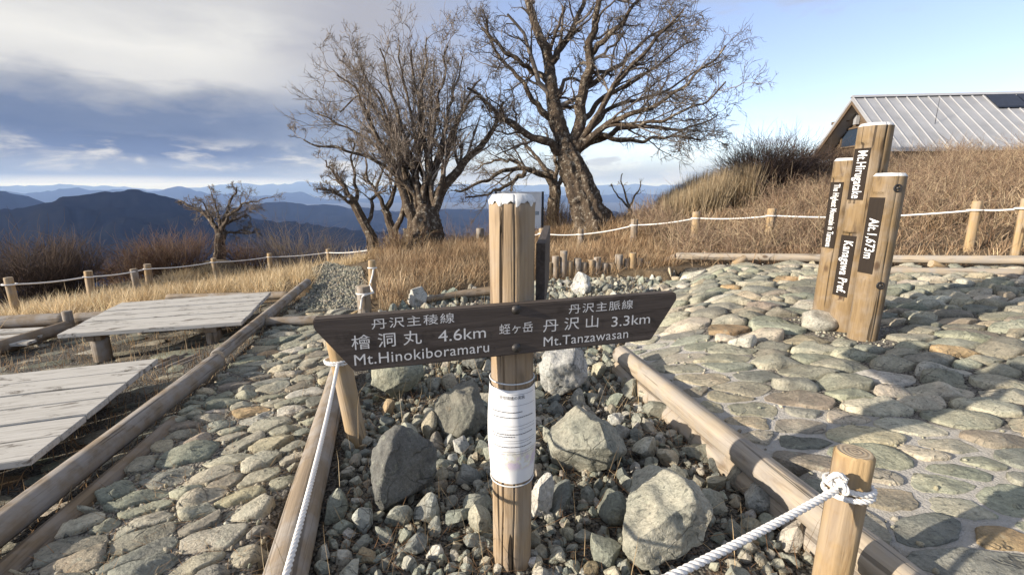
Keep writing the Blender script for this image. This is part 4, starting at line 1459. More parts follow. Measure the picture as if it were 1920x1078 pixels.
# ------------------------------------------------------------------ lettering
def text_geo(s, bold=False, space=1.0):
    cu = bpy.data.curves.new('lettering', 'FONT')
    cu.body = s
    cu.size = 1.0
    cu.space_character = space
    cu.resolution_u = 3
    if bold:
        cu.offset = 0.012
    o = bpy.data.objects.new('lettering_tmp', cu)
    COL.objects.link(o)
    dg = bpy.context.evaluated_depsgraph_get()
    me = bpy.data.meshes.new_from_object(o.evaluated_get(dg))
    bpy.data.objects.remove(o)
    bpy.data.curves.remove(cu)
    V_ = np.array([v.co for v in me.vertices])
    F_ = [list(p.vertices) for p in me.polygons]
    bpy.data.meshes.remove(me)
    return V_, F_


def put_text(parent, s, org, ux, uy, width, height, material=None, bold=False, space=1.0, wrap=None, curve_fit=None):
    """text fitted into width x height with its lower left at org in the plane of ux, uy (world)"""
    V_, F_ = text_geo(s, bold, space)
    mn = V_.min(0); mx = V_.max(0)
    u = (V_[:, 0] - mn[0]) / (mx[0] - mn[0]) * width
    if any('a' <= ch <= 'z' for ch in s):
        sy = height / 0.73
        v = V_[:, 1] * sy
    else:
        v = (V_[:, 1] - mn[1]) / (mx[1] - mn[1]) * height
    P = wrap(u, v) if wrap else np.array(org)[None] + u[:, None] * np.array(ux) + v[:, None] * np.array(uy)
    me = bpy.data.meshes.new('lettering')
    me.from_pydata([tuple(p) for p in P], [], F_)
    me.materials.append(material or M_LETTER)
    o = obj('lettering', me, parent)
    o.matrix_parent_inverse = parent.matrix_world.inverted()
    return o


# ------------------------------------------------------------------ signpost
bpy.context.view_layer.update()
PR = 0.076
sp = empty('trail_signpost', (SPX, SPY, 0), label='wooden trail signpost with dark arrow arm and wrapped notice', cat='signpost')
ZTOP = zfor(SPX, SPY - 0.07, 372) + 0.005
gv = [(-math.pi / 2 - 0.46, 0.013, 0.025), (-math.pi / 2 + 0.12, 0.008, 0.022), (-math.pi / 2 + 0.58, 0.0025, 0.03), (1.0, 0.01, 0.05)]
V_, F_, mi = log_geo(ZTOP - 0.012 + 0.2, PR * 0.965, PR * 1.02, 160, 71, gv, 0.0, 0.025, 0.006, 0.012)
o = obj('post', mesh_from('post', V_, F_, True, mats=[M_SIGN, M_END], mat_idx=mi), sp)
o.location = (0, 0, -0.2)
# white painted top with a ragged lower rim
rng = np.random.default_rng(4)
th = np.linspace(0, 2 * np.pi, 160, endpoint=False)
rag = 0.010 + 0.006 * np.sin(9 * th + 1) + 0.004 * np.sin(17 * th) + rng.normal(0, 0.0012, 160)
rings = [(PR * 1.035, ZTOP - 0.012 - rag), (PR * 1.035, np.full(160, ZTOP - 0.013)), (PR * 0.86, np.full(160, ZTOP + 0.006)), (PR * 0.5, np.full(160, ZTOP + 0.009))]
Vc = []
for r_, z_ in rings:
    g_ = np.zeros(160)
    for ga, gd, gw in gv:
        dd = (th - ga + np.pi) % (2 * np.pi) - np.pi
        g_ += gd * np.exp(-(dd / gw) ** 2)
    Vc.append(np.stack([(r_ - g_ * 0.8) * np.cos(th), (r_ - g_ * 0.8) * np.sin(th), z_], -1))
Vc = np.vstack(Vc + [np.array([[0, 0, ZTOP + 0.009]])])
ii, jj = np.meshgrid(np.arange(3), np.arange(160), indexing='ij')
qc = np.stack([ii * 160 + jj, ii * 160 + (jj + 1) % 160, (ii + 1) * 160 + (jj + 1) % 160, (ii + 1) * 160 + jj], -1).reshape(-1, 4)
tcap = np.stack([480 + np.arange(160), 480 + (np.arange(160) + 1) % 160, np.full(160, 640)], -1)
obj('painted_top', mesh_from('painted_top', Vc, [qc, tcap], True, mats=[M_WHITE]), sp, label='white painted chipped post top')

# arrow arm: vertical plane, left end nearer to the camera
YAW = math.radians(16.5)
BU = np.array([math.cos(YAW), math.sin(YAW), 0]); BV = np.array([0, 0, 1.0]); BN = np.array([math.sin(YAW), -math.cos(YAW), 0])
BO = np.array([0.0, 1.425, 0.0])


def on_board(px, py):
    r = ray(px, py)
    t_ = ((BO - CAM) @ BN) / (r @ BN)
    return CAM + r * t_


def uv(p):
    return np.array([(p - BO) @ BU, p[2]])


cor = [uv(on_board(*c)) for c in ((586, 597), (1268, 551), (1270, 561), (1221, 639), (665, 696), (588, 617))]
zt = (cor[0][1] + cor[1][1]) / 2; zl = (cor[3][1] + cor[4][1]) / 2
cor[0][1] = cor[1][1] = zt; cor[3][1] = cor[4][1] = zl
bm = bmesh.new()
fr_ = [bm.verts.new((c[0], 0, c[1])) for c in cor]
bk_ = [bm.verts.new((c[0], 0.042, c[1])) for c in cor]
bm.faces.new(fr_); bm.faces.new(bk_[::-1])
for i in range(6):
    bm.faces.new([fr_[i], bk_[i], bk_[(i + 1) % 6], fr_[(i + 1) % 6]])
bmesh.ops.recalc_face_normals(bm, faces=bm.faces[:])
bmesh.ops.bevel(bm, geom=bm.edges[:], offset=0.004, segments=2, affect='EDGES')
arm = bm_obj('arrow_arm', bm, M_BOARD, sp)
arm.matrix_world = Matrix.Translation(tuple(BO)) @ Matrix.Rotation(YAW, 4, 'Z')
bpy.context.view_layer.update()


def arm_text(s, pl, pr, hpx, space=1.0, bold=False):
    a = uv(on_board(*pl)); b2 = uv(on_board(*pr))
    z = (a[1] + b2[1]) / 2
    org = BO + BU * a[0] + np.array([0, 0, z]) + BN * 0.0012
    dpt = depth(org)
    put_text(arm, s, org, BU, BV, b2[0] - a[0], hpx / FPX * dpt * 1.02, bold=bold, space=space)


arm_text('丹沢主稜線', (697, 617), (852, 605), 20, 1.15)
arm_text('檜 洞 丸', (660, 657), (791, 643), 28)
arm_text('4.6km', (822, 640), (911, 633), 23)
arm_text('Mt.Hinokiboramaru', (665, 684), (917, 660), 22, 1.05)
arm_text('蛭ヶ岳', (936, 627), (999, 622), 20)
arm_text('丹沢主脈線', (1066, 588), (1186, 579), 18, 1.15)
arm_text('丹 沢 山', (1018, 622), (1121, 614), 24)
arm_text('3.3km', (1146, 612), (1218, 606), 20)
arm_text('Mt.Tanzawasan', (1019, 648), (1177, 634), 19, 1.05)
for px, py in ((968, 580), (968, 652)):
    c2 = on_board(px, py)
    bm = bmesh.new()
    bmesh.ops.create_uvsphere(bm, u_segments=20, v_segments=10, radius=0.0115)
    bmesh.ops.scale(bm, vec=(1, 0.45, 1), verts=bm.verts[:])
    r_ = bmesh.ops.create_cone(bm, cap_ends=True, segments=24, radius1=0.0155, radius2=0.0155, depth=0.003, matrix=Matrix.Rotation(math.pi / 2, 4, 'X'))
    o = bm_obj('bolt', bm, M_BOLT, sp, smooth=True)
    o.matrix_world = Matrix.Translation(tuple(c2 + BN * 0.002)) @ Matrix.Rotation(YAW, 4, 'Z')

# second arm, pointing away behind the post, seen on its end
z0_ = zfor(0.1, 1.58, 560) - 0.05; z1_ = zfor(0.1, 1.58, 454)
bm = bmesh.new()
box_bm(bm, (0.72, 0.032, z1_ - z0_), bevel=0.003)
o = bm_obj('arrow_arm', bm, M_BOARD, sp, label='second dark arm seen on its end behind the post')
ang = math.radians(84)
o.matrix_world = Matrix.Translation((0.0985 + 0.36 * math.cos(ang), 1.55 + 0.36 * math.sin(ang), (z0_ + z1_) / 2)) @ Matrix.Rotation(ang, 4, 'Z')

# notice wrapped round the post
zt_ = zfor(SPX, SPY - 0.085, 733); zb_ = zfor(SPX, SPY - 0.085, 908)
m_note, t, b = mat('notice_paper', 0.35)
oc = t.n('ShaderNodeTexCoord').outputs['Object']
n1 = t.noise(oc, 22.0, 5.0, 0.6)
n2 = t.noise(oc, 45.0, 4.0, 0.6, 1.5)
sepo = t.n('ShaderNodeSeparateXYZ', Vector=oc)
mapk = t.m('MULTIPLY', t.smooth(sepo.outputs[2], 0.145, 0.115), t.smooth(sepo.outputs[2], 0.045, 0.07))
mapc = t.mix(t.smooth(n1, 0.44, 0.56), (0.72, 0.68, 0.52), (0.62, 0.52, 0.62))
line = t.smooth(t.m('ABSOLUTE', t.m('SUBTRACT', n2, 0.5)), 0.016, 0.004)
mapc = t.mix(t.m('MULTIPLY', line, 0.6), mapc, (0.25, 0.22, 0.25))
shape = t.m('MULTIPLY', mapk, t.smooth(n1, 0.36, 0.46))
t.set(b, 'Base_Color', t.mix(t.m('MULTIPLY', shape, 0.8), (0.78, 0.78, 0.77), mapc))
b.inputs['Specular IOR Level'].default_value = 0.5
nh = zt_ - zb_
zz = np.linspace(0, nh, 20)
aw = np.linspace(-math.pi / 2 - 2.3, -math.pi / 2 + 2.0, 60)


def note_r(z, a):
    return PR + 0.006 + 0.007 * np.sin(np.pi * np.clip(z / nh, 0, 1)) * (1 + 0.3 * np.sin(2 * a)) + 0.001 * np.sin(7 * a + z * 20)


Zg, Ag = np.meshgrid(zz, aw, indexing='ij')
Rg = note_r(Zg, Ag)
Vn = np.stack([Rg * np.cos(Ag), Rg * np.sin(Ag), Zg], -1).reshape(-1, 3)
ii, jj = np.meshgrid(np.arange(19), np.arange(59), indexing='ij')
qn = np.stack([ii * 60 + jj, ii * 60 + jj + 1, (ii + 1) * 60 + jj + 1, (ii + 1) * 60 + jj], -1).reshape(-1, 4)
note = obj('notice', mesh_from('notice', Vn, [qn], True, mats=[m_note]), sp, label='white laminated notice with a map wrapped round the post')
note.location = (0, 0, zb_)
bpy.context.view_layer.update()


def note_wrap(a0, z):
    def f(u, v):
        a = a0 + u / (PR + 0.012)
        r_ = note_r(np.full_like(u, z), a) + 0.0012
        return np.stack([SPX + r_ * np.cos(a), SPY + r_ * np.sin(a), zb_ + z + v], -1)
    return f


put_text(note, '管理捕獲の実施', None, None, None, 0.098, 0.014, M_INK, wrap=note_wrap(-math.pi / 2 - 0.56, nh - 0.034))
# the small print: rows of dashes too fine to read, and rules between them
rngp = np.random.default_rng(8)
Vd, Fd = [], []


def dash(a0, a1, z, h_):
    n0 = len(Vd)
    k = max(2, int((a1 - a0) / 0.08) + 1)
    for a in np.linspace(a0, a1, k):
        r_ = float(note_r(np.array(z), np.array(a))) + 0.0012
        Vd.append((r_ * math.cos(a), r_ * math.sin(a), z)); Vd.append((r_ * math.cos(a), r_ * math.sin(a), z + h_))
    for i in range(k - 1):
        Fd.append((n0 + 2 * i, n0 + 2 * i + 2, n0 + 2 * i + 3, n0 + 2 * i + 1))


for fz in (0.045, 0.155, 0.365, 0.40, 0.52, 0.545, 0.64, 0.665):
    dash(-math.pi / 2 - 1.1, -math.pi / 2 + 1.1, nh * (1 - fz), 0.0009)
for fz, e_ in ((0.225, 0.4), (0.28, 0.95), (0.455, 0.95), (0.48, 0.1), (0.59, 0.95)):
    a = -math.pi / 2 - 0.95
    while a < -math.pi / 2 + e_:
        l_ = rngp.uniform(0.02, 0.05)
        dash(a, a + l_, nh * (1 - fz), 0.0034)
        a += l_ + rngp.uniform(0.012, 0.03)
me = bpy.data.meshes.new('small_print')
me.from_pydata(Vd, [], Fd)
me.materials.append(M_INK)
obj('small_print', me, note)
for py in (722, 913):
    zc_ = zfor(SPX, SPY - 0.08, py)
    V_, q_ = tube_geo(loop_pts(np.array([0, 0, zc_]), PR + 0.004, (0.0, 0.02, 1), 1.0, 0, 60), 0.0028, 6)
    obj('strap', mesh_from('strap', V_, [q_], True, mats=[M_WHITE]), sp)


# ------------------------------------------------------------------ summit marker: three poles with flat brown panels facing west
mk_ = empty('summit_marker', (2.79, 3.69, hz(2.79, 3.69)), label='three upright wooden summit marker poles with white lettered brown panels', cat='marker')
bpy.context.view_layer.update()
PNn = nrm([-0.975, -0.22, 0])                          # the way the panels face
PNu = np.array([-PNn[1], PNn[0], 0])                   # to the reader's right
M_MLET = plain('marker_lettering', (0.78, 0.78, 0.76), 0.6, 0.05, 60.0, 0, 0)


def pole(x, y, r, py_top, panels, clip=None):
    zt_ = zfor(x, y, py_top)
    zb_ = hz(x, y) - 0.15
    L = zt_ - zb_
    rng = np.random.default_rng(int(x * 1000 + y * 77))
    sides = 96
    gv_ = [(math.atan2(-y, -x) + 0.62, 0.010, 0.035), (math.atan2(-y, -x) - 1.7, 0.006, 0.04)]
    zr = [(zfor(*(np.array([x, y]) + PNn[:2] * r * 0.8), a), zfor(*(np.array([x, y]) + PNn[:2] * r * 0.8), c2)) for a, c2, *_ in panels]
    # log mesh with flats cut for the panels: extra rings at each end of a flat
    zs = sorted(set([0.0, 0.012] + list(np.linspace(0.03, L - 0.03, 40)) + [L - 0.022, L] + [v for a, c2 in zr for v in (a - zb_, a - zb_ + 0.02, c2 - zb_, c2 - zb_ - 0.02)]))
    th = np.linspace(0, 2 * np.pi, sides, endpoint=False)
    an = math.atan2(PNn[1], PNn[0])
    flat = 0.80 * r
    V = []
    for z in zs:
        rad = r * (1 + 0.012 * np.sin(2 * th + z * 2) + 0.008 * np.sin(3 * th - z * 3))
        for ga, gd, gw in gv_:
            a = ga + 0.05 * math.sin(z * 4)
            d = (th - a + np.pi) % (2 * np.pi) - np.pi
            rad = rad - gd * np.exp(-(d / gw) ** 2)
        for zt2, zb2_ in zr:
            if zb2_ - zb_ - 1e-6 <= z <= zt2 - zb_ + 1e-6:
                cosd = np.cos(th - an)
                lim = np.where(cosd > 0.05, flat / np.maximum(cosd, 0.05), 9)
                rad = np.minimum(rad, lim)
        if z >= L - 1e-6:
            rad = rad - 0.016
        if z <= 1e-6:
            rad = rad - 0.01
        V.append(np.stack([rad * np.cos(th), rad * np.sin(th), np.full(sides, z)], -1))
    k = len(zs)
    V = np.array(V).reshape(-1, 3)
    V[-sides:, 2] += 0.03 * np.cos(th - 2.2) * 0
    ii, jj = np.meshgrid(np.arange(k - 1), np.arange(sides), indexing='ij')
    q = np.stack([ii * sides + jj, ii * sides + (jj + 1) % sides, (ii + 1) * sides + (jj + 1) % sides, (ii + 1) * sides + jj], -1).reshape(-1, 4)
    mi = np.where((ii.ravel() >= k - 2), 1, 0)
    V = np.vstack([V, [[0, 0, L + 0.004]]])
    tt = np.stack([(k - 1) * sides + np.arange(sides), (k - 1) * sides + (np.arange(sides) + 1) % sides, np.full(sides, len(V) - 1)], -1)
    me = mesh_from('pole', V, [q, tt], True, mats=[M_MONU, M_WHITE], mat_idx=np.concatenate([mi, np.ones(sides, int)]))
    po = obj('pole', me, mk_)
    po.matrix_world = Matrix.Translation((x, y, zb_))
    bpy.context.view_layer.update()
    hw = math.sqrt(max(r * r - flat * flat, 1e-6)) * 0.97
    for (zt2, zb2_), (a, c2, txt, f0, f1, wfrac) in zip(zr, panels):
        bm = bmesh.new()
        box_bm(bm, (zt2 - zb2_ - 0.05, 2 * hw, 0.008), bevel=0.0015)
        pn = bm_obj('panel', bm, M_PANEL, po)
        # local X runs down the panel, local Z faces out
        X_ = Vector((0, 0, -1)); Z_ = Vector(tuple(PNn)); Y_ = Z_.cross(X_)
        Mx = Matrix((X_, Y_, Z_)).transposed().to_4x4()
        cen = np.array([x, y, (zt2 + zb2_) / 2]) + PNn * (flat + 0.001)
        pn.matrix_world = Matrix.Translation(tuple(cen)) @ Mx
        bpy.context.view_layer.update()
        Lp = zt2 - zb2_ - 0.05
        w_ = Lp * (f1 - f0)
        hgt = 2 * hw * wfrac
        # reading downwards, tops of the letters to the right
        org = np.array([x, y, zt2 - 0.025 - Lp * f0]) + PNn * (flat + 0.0062) - PNu * hgt * 0.36
        put_text(pn, txt, org, np.array([0, 0, -1.0]), PNu, w_, hgt, M_MLET, bold=True, space=1.06)
    return po


pole(2.80, 3.92, 0.102, 297, [(336, 470, 'The Highest Mountain in Tanzawa', 0.03, 0.985, 0.50)])
pole(2.805, 3.69, 0.112, 232, [(272, 381, 'Mt.Hirugatake', 0.05, 0.97, 0.62), (436, 560, 'Kanagawa Pref.', 0.09, 0.95, 0.62)])
rp = pole(2.785, 3.45, 0.100, 325, [(364, 518, 'Alt.1,673m', 0.27, 0.80, 0.66)])
for px, py in ((1681, 353), (1643, 536)):
    zc_ = zfor(2.70, 3.34, py)
    d_ = nrm([-2.78, -3.45, 0]); perp = np.array([-d_[1], d_[0], 0])
    a_ = 0.62
    dirn = d_ * math.cos(a_) + perp * math.sin(a_)
    V_, q_ = tube_geo(loop_pts(np.array([0, 0, 0.0]), 0.024, tuple(dirn), 1.0, 0, 28), 0.0055, 8)
    o = obj('washer', mesh_from('washer', V_, [q_], True, mats=[M_BLACK]), rp)
    o.matrix_world = Matrix.Translation(tuple(np.array([2.78, 3.45, zc_]) + dirn * 0.100))
    bm = bmesh.new()
    bmesh.ops.create_uvsphere(bm, u_segments=14, v_segments=8, radius=0.011)
    o2 = bm_obj('bolt', bm, M_BOLT, rp, smooth=True)
    o2.matrix_world = o.matrix_world.copy()

# ------------------------------------------------------------------ information board behind the signpost
ib_r = P3(atd(1018, 360, 12.2)); ib_b = P3(atd(1018, 432, 12.2)); ib_l = P3(atd(930, 360, 12.5))
ib = empty('information_board', (float((ib_r.x + ib_l.x) / 2), float(ib_r.y), hz(float(ib_r.x), float(ib_r.y))), label='white information board in black frame on two legs behind signpost', cat='sign')
bpy.context.view_layer.update()
wv_ = ib_r - ib_l; wv_.z = 0
ibw = wv_.length; ibh = ib_r.z - ib_b.z
ib_mid = Vector(((ib_r.x + ib_l.x) / 2, (ib_r.y + ib_l.y) / 2, (ib_r.z + ib_b.z) / 2))
ibM = Matrix.Translation(ib_mid) @ Matrix.Rotation(math.atan2(wv_.y, wv_.x), 4, 'Z')
for nm, size, loc, mt in (('sheet', (ibw - 0.08, 0.02, ibh - 0.04), (0, 0, 0), M_INFO), ('frame', (0.055, 0.05, ibh + 0.02), (ibw / 2, 0, 0), M_BLACK), ('frame', (0.055, 0.05, ibh + 0.02), (-ibw / 2, 0, 0), M_BLACK),
                          ('frame', (ibw - 0.06, 0.035, 0.025), (0, 0, ibh / 2 - 0.01), M_INFO), ('picture', (ibw * 0.85, 0.006, 0.10), (0, -0.0125, -0.06), M_INFOPIC),
                          ('leg', (0.05, 0.05, 1.0), (ibw / 2, 0.004, -ibh / 2 - 0.5), M_BLACK), ('leg', (0.05, 0.05, 1.0), (-ibw / 2, 0.004, -ibh / 2 - 0.5), M_BLACK)):
    bm = bmesh.new()
    box_bm(bm, size, loc, bevel=0.003)
    o = bm_obj(nm, bm, mt, ib)
    o.matrix_world = ibM
wp = atd(900, 428, 12.0)
log('weathered_post', P3(wp) - Vector((0, 0, 0.9)), P3(wp), 0.10, 0.10, [M_LOG, M_ENDG], label='grey weathered stump post just left of the signpost in the background', cat='post')
sl0 = atd(866, 469, 11.8); sl1 = atd(905, 466, 12.4)
log('short_log', P3(sl0), P3(sl1), 0.09, 0.09, [M_LOGD, M_ENDG], label='cut end of a short dark log left of the signpost in the grass', cat='log')

# ------------------------------------------------------------------ mountain hut
hut_c = CAM + ray(1598, 183) * (15.0 / ray(1598, 183)[0])          # ridge end, at X = 15
ev = CAM + ray(1683, 277) * (15.0 / ray(1683, 277)[0])             # front eave end, at X = 15
zr_, ze_ = hut_c[2], ev[2]
half = hut_c[1] - ev[1]
slope = (zr_ - ze_) / half
hut = empty('mountain_hut', (15.0, float(hut_c[1]), 2.4), label='wooden mountain hut with pale ribbed metal roof on the bank', cat='hut')
HM = Matrix.Translation((15.0, float(hut_c[1]), 0)) @ Matrix.Rotation(math.radians(-7), 4, 'Z')
RL = 14.0


def hut_part(name, bm, mt, parent=None, **kw):
    o = bm_obj(name, bm, mt, parent or hut, **kw)
    o.matrix_world = HM
    return o


def prism(bm, pts, x0, x1):
    a = [bm.verts.new((x0, p[0], p[1])) for p in pts]
    c = [bm.verts.new((x1, p[0], p[1])) for p in pts]
    bm.faces.new(a); bm.faces.new(c[::-1])
    n = len(pts)
    for i in range(n):
        bm.faces.new([a[i], c[i], c[(i + 1) % n], a[(i + 1) % n]])
    bmesh.ops.recalc_face_normals(bm, faces=bm.faces[:])


th_ = 0.14
roofs = []
for sgn, nm in ((-1, 'front roof'), (1, 'back roof')):
    bm = bmesh.new()
    prism(bm, [(0, zr_), (sgn * half, ze_), (sgn * half, ze_ - th_), (0, zr_ - th_)], 0.0, RL)
    ro = hut_part('roof', bm, M_ROOF)
    for k in range(34):
        x = 0.03 + k * (RL - 0.06) / 33
        bm = bmesh.new()
        prism(bm, [(sgn * 0.02, zr_ + 0.04), (sgn * half * 1.004, ze_ + 0.04), (sgn * half * 1.004, ze_ - 0.01), (sgn * 0.02, zr_ - 0.01)], x - 0.016, x + 0.016)
        hut_part('rib', bm, M_ROOFRIB, ro)
    bm = bmesh.new()
    prism(bm, [(0, zr_ - th_ + 0.02), (sgn * half, ze_ - th_ + 0.02), (sgn * half, ze_ - th_ - 0.16), (0, zr_ - th_ - 0.16)], 0.02, 0.10)
    hut_part('barge_board', bm, M_HUTW)
    roofs.append(ro)
bm = bmesh.new()
prism(bm, [(-0.14, zr_ + 0.045 - 0.14 * slope + 0.05), (0, zr_ + 0.10), (0.14, zr_ + 0.045 - 0.14 * slope + 0.05), (0, zr_ + 0.03)], -0.02, RL)
hut_part('ridge_cap', bm, M_ROOFRIB)
# gable wall of horizontal boards, set back under the overhang
gx = 0.75
z = 1.6
k = 0
while z < zr_ - 0.35:
    top = z + 0.17
    yb = min(half * 0.80, (zr_ - th_ - 0.02 - z) / slope); yt = min(half * 0.80, (zr_ - th_ - 0.02 - top) / slope)
    bm = bmesh.new()
    prism(bm, [(-yb, z), (yb, z), (yt, top - 0.012), (-yt, top - 0.012)], gx + 0.012 * (k % 2), gx + 0.06)
    hut_part('wall_board', bm, M_HUTW)
    z = top
    k += 1
bm = bmesh.new()
prism(bm, [(-half * 0.79, 1.2), (half * 0.79, 1.2), (half * 0.79, ze_ + 0.15), (0, zr_ - 0.35), (-half * 0.79, ze_ + 0.15)], gx + 0.07, RL - 0.5)
hut_part('wall', bm, M_HUTW)


def hut_px(px, py):
    """point of the gable wall plane seen at a pixel, in hut coordinates"""
    inv = HM.inverted()
    o_ = inv @ Vector(tuple(CAM)); d_ = (inv.to_3x3() @ Vector(tuple(ray(px, py))))
    t_ = (gx - o_.x) / d_.x
    return o_ + d_ * t_


wa = hut_px(1583, 246); wb = hut_px(1612, 272)
y0, y1 = sorted((wa.y, wb.y)); z0, z1 = sorted((wa.z, wb.z))
bm = bmesh.new()
for (ya, yb_, za, zb_) in ((y0 - .06, y1 + .06, z1, z1 + .07), (y0 - .06, y1 + .06, z0 - .07, z0), (y0 - .07, y0, z0, z1), (y1, y1 + .07, z0, z1)):
    box_bm(bm, (0.10, yb_ - ya, zb_ - za), (gx - 0.03, (ya + yb_) / 2, (za + zb_) / 2))
wn = hut_part('window', bm, M_HUTW)
bm = bmesh.new()
box_bm(bm, (0.02, y1 - y0, z1 - z0), (gx - 0.022, (y0 + y1) / 2, (z0 + z1) / 2))
hut_part('pane', bm, M_GLASS, wn)
vb = hut_px(1611, 222)
bm = bmesh.new()
box_bm(bm, (0.16, 0.20, 0.55), (gx - 0.1, vb.y, vb.z), bevel=0.01)
hut_part('vent_box', bm, M_ROOF)
tb = hut_px(1570, 233)
bm = bmesh.new()
box_bm(bm, (0.12, 1.3, 0.13), (gx - 0.3, tb.y - 0.80, tb.z))
hut_part('tie_beam', bm, M_HUTW)
for k in range(2):
    x0_ = 5.1 + k * 1.15
    bm = bmesh.new()
    prism(bm, [(-0.25, zr_ - 0.25 * slope + 0.15), (-0.95, zr_ - 0.95 * slope + 0.15), (-0.95, zr_ - 0.95 * slope + 0.09), (-0.25, zr_ - 0.25 * slope + 0.09)], x0_, x0_ + 1.08)
    hut_part('solar_panel', bm, M_SOLAR, roofs[0])
bm = bmesh.new()
bmesh.ops.create_cone(bm, cap_ends=True, segments=8, radius1=0.012, radius2=0.006, depth=1.0, matrix=Matrix.Translation((2.35, -1.7, zr_ - 1.7 * slope + 0.5)))
hut_part('antenna', bm, M_BLACK)


# ------------------------------------------------------------------ trees
def branch_tubes(Ps, Rs, sides):
    """Ps (B,k,3), Rs (B,k) -> verts, quads"""
    B, k, _ = Ps.shape
    T = np.gradient(Ps, axis=1)
    T /= np.linalg.norm(T, axis=2, keepdims=True) + 1e-12
    ref = np.where(np.abs(T[..., 2:3]) > 0.9, np.array([1.0, 0, 0]), np.array([0, 0, 1.0]))
    ref = np.broadcast_to(ref[:, :1], T.shape)
    N_ = np.cross(T, ref); N_ /= np.linalg.norm(N_, axis=2, keepdims=True) + 1e-9
    Bn = np.cross(T, N_)
    th = np.linspace(0, 2 * np.pi, sides, endpoint=False)
    V = Ps[:, :, None] + Rs[:, :, None, None] * (np.cos(th)[None, None, :, None] * N_[:, :, None] + np.sin(th)[None, None, :, None] * Bn[:, :, None])
    idx = np.arange(B * k * sides).reshape(B, k, sides)
    a = idx[:, :-1]; b2 = np.roll(a, -1, 2); d = idx[:, 1:]; c = np.roll(d, -1, 2)
    return V.reshape(-1, 3), np.stack([a, b2, c, d], -1).reshape(-1, 4)


def rot_about(v, ax, ang):
    ax = ax / (np.linalg.norm(ax, axis=1, keepdims=True) + 1e-12)
    c, s = np.cos(ang)[:, None], np.sin(ang)[:, None]
    return v * c + np.cross(ax, v) * s + ax * (ax * v).sum(1, keepdims=True) * (1 - c)


def spawn(Ps, Rs, per, t_rng, ang_rng, len_fn, r_fac, rng, r_min=0.004):
    """children along branches: per = children per branch"""
    B, k, _ = Ps.shape
    src = np.repeat(np.arange(B), per)
    n = len(src)
    t_ = rng.uniform(*t_rng, n) * (k - 1)
    i0 = np.clip(t_.astype(int), 0, k - 2); f = (t_ - i0)[:, None]
    p = Ps[src, i0] * (1 - f) + Ps[src, i0 + 1] * f
    tan = Ps[src, i0 + 1] - Ps[src, i0]
    tan /= np.linalg.norm(tan, axis=1, keepdims=True) + 1e-12
    r = np.maximum((Rs[src, i0] * (1 - f[:, 0]) + Rs[src, i0 + 1] * f[:, 0]) * r_fac, r_min)
    ax = np.cross(tan, rng.normal(0, 1, (n, 3)))
    d = rot_about(tan, ax, rng.uniform(*ang_rng, n))
    Ltot = np.linalg.norm(np.diff(Ps, axis=1), axis=2).sum(1)
    L = len_fn(n, Ltot[src], t_ / (k - 1))
    return p, d, L, r


def extend(p, d, L, r, k, wig, up, rng, end=0.35, out=None):
    n = len(p)
    Ps = np.empty((n, k, 3)); Rs = np.empty((n, k))
    Ps[:, 0] = p; Rs[:, 0] = r
    for i in range(1, k):
        d = d + rng.normal(0, wig, (n, 3))
        d[:, 2] += up
        d /= np.linalg.norm(d, axis=1, keepdims=True)
        Ps[:, i] = Ps[:, i - 1] + d * (L / (k - 1))[:, None]
        Rs[:, i] = r * (1 - (1 - end) * i / (k - 1))
    return Ps, Rs


def limb_line(pts, d0, rng, n=14, jit=0.05, spread=1.0):
    """pixel polyline (px, py, depth offset) -> wiggly 3-d line"""
    P = np.array([atd(a[0], a[1], d0 + (a[2] if len(a) > 2 else 0)) for a in pts])
    s = np.concatenate([[0], np.cumsum(np.linalg.norm(np.diff(P, axis=0), axis=1))])
    u = np.linspace(0, s[-1], n)
    # smooth interpolation (Catmull-like through interp + blur)
    Q = np.stack([np.interp(u, s, P[:, i]) for i in range(3)], -1)
    for _ in range(2):
        Q[1:-1] = 0.25 * Q[:-2] + 0.5 * Q[1:-1] + 0.25 * Q[2:]
    w_ = rng.normal(0, jit, (n, 3)); w_[0] = 0
    return Q + w_


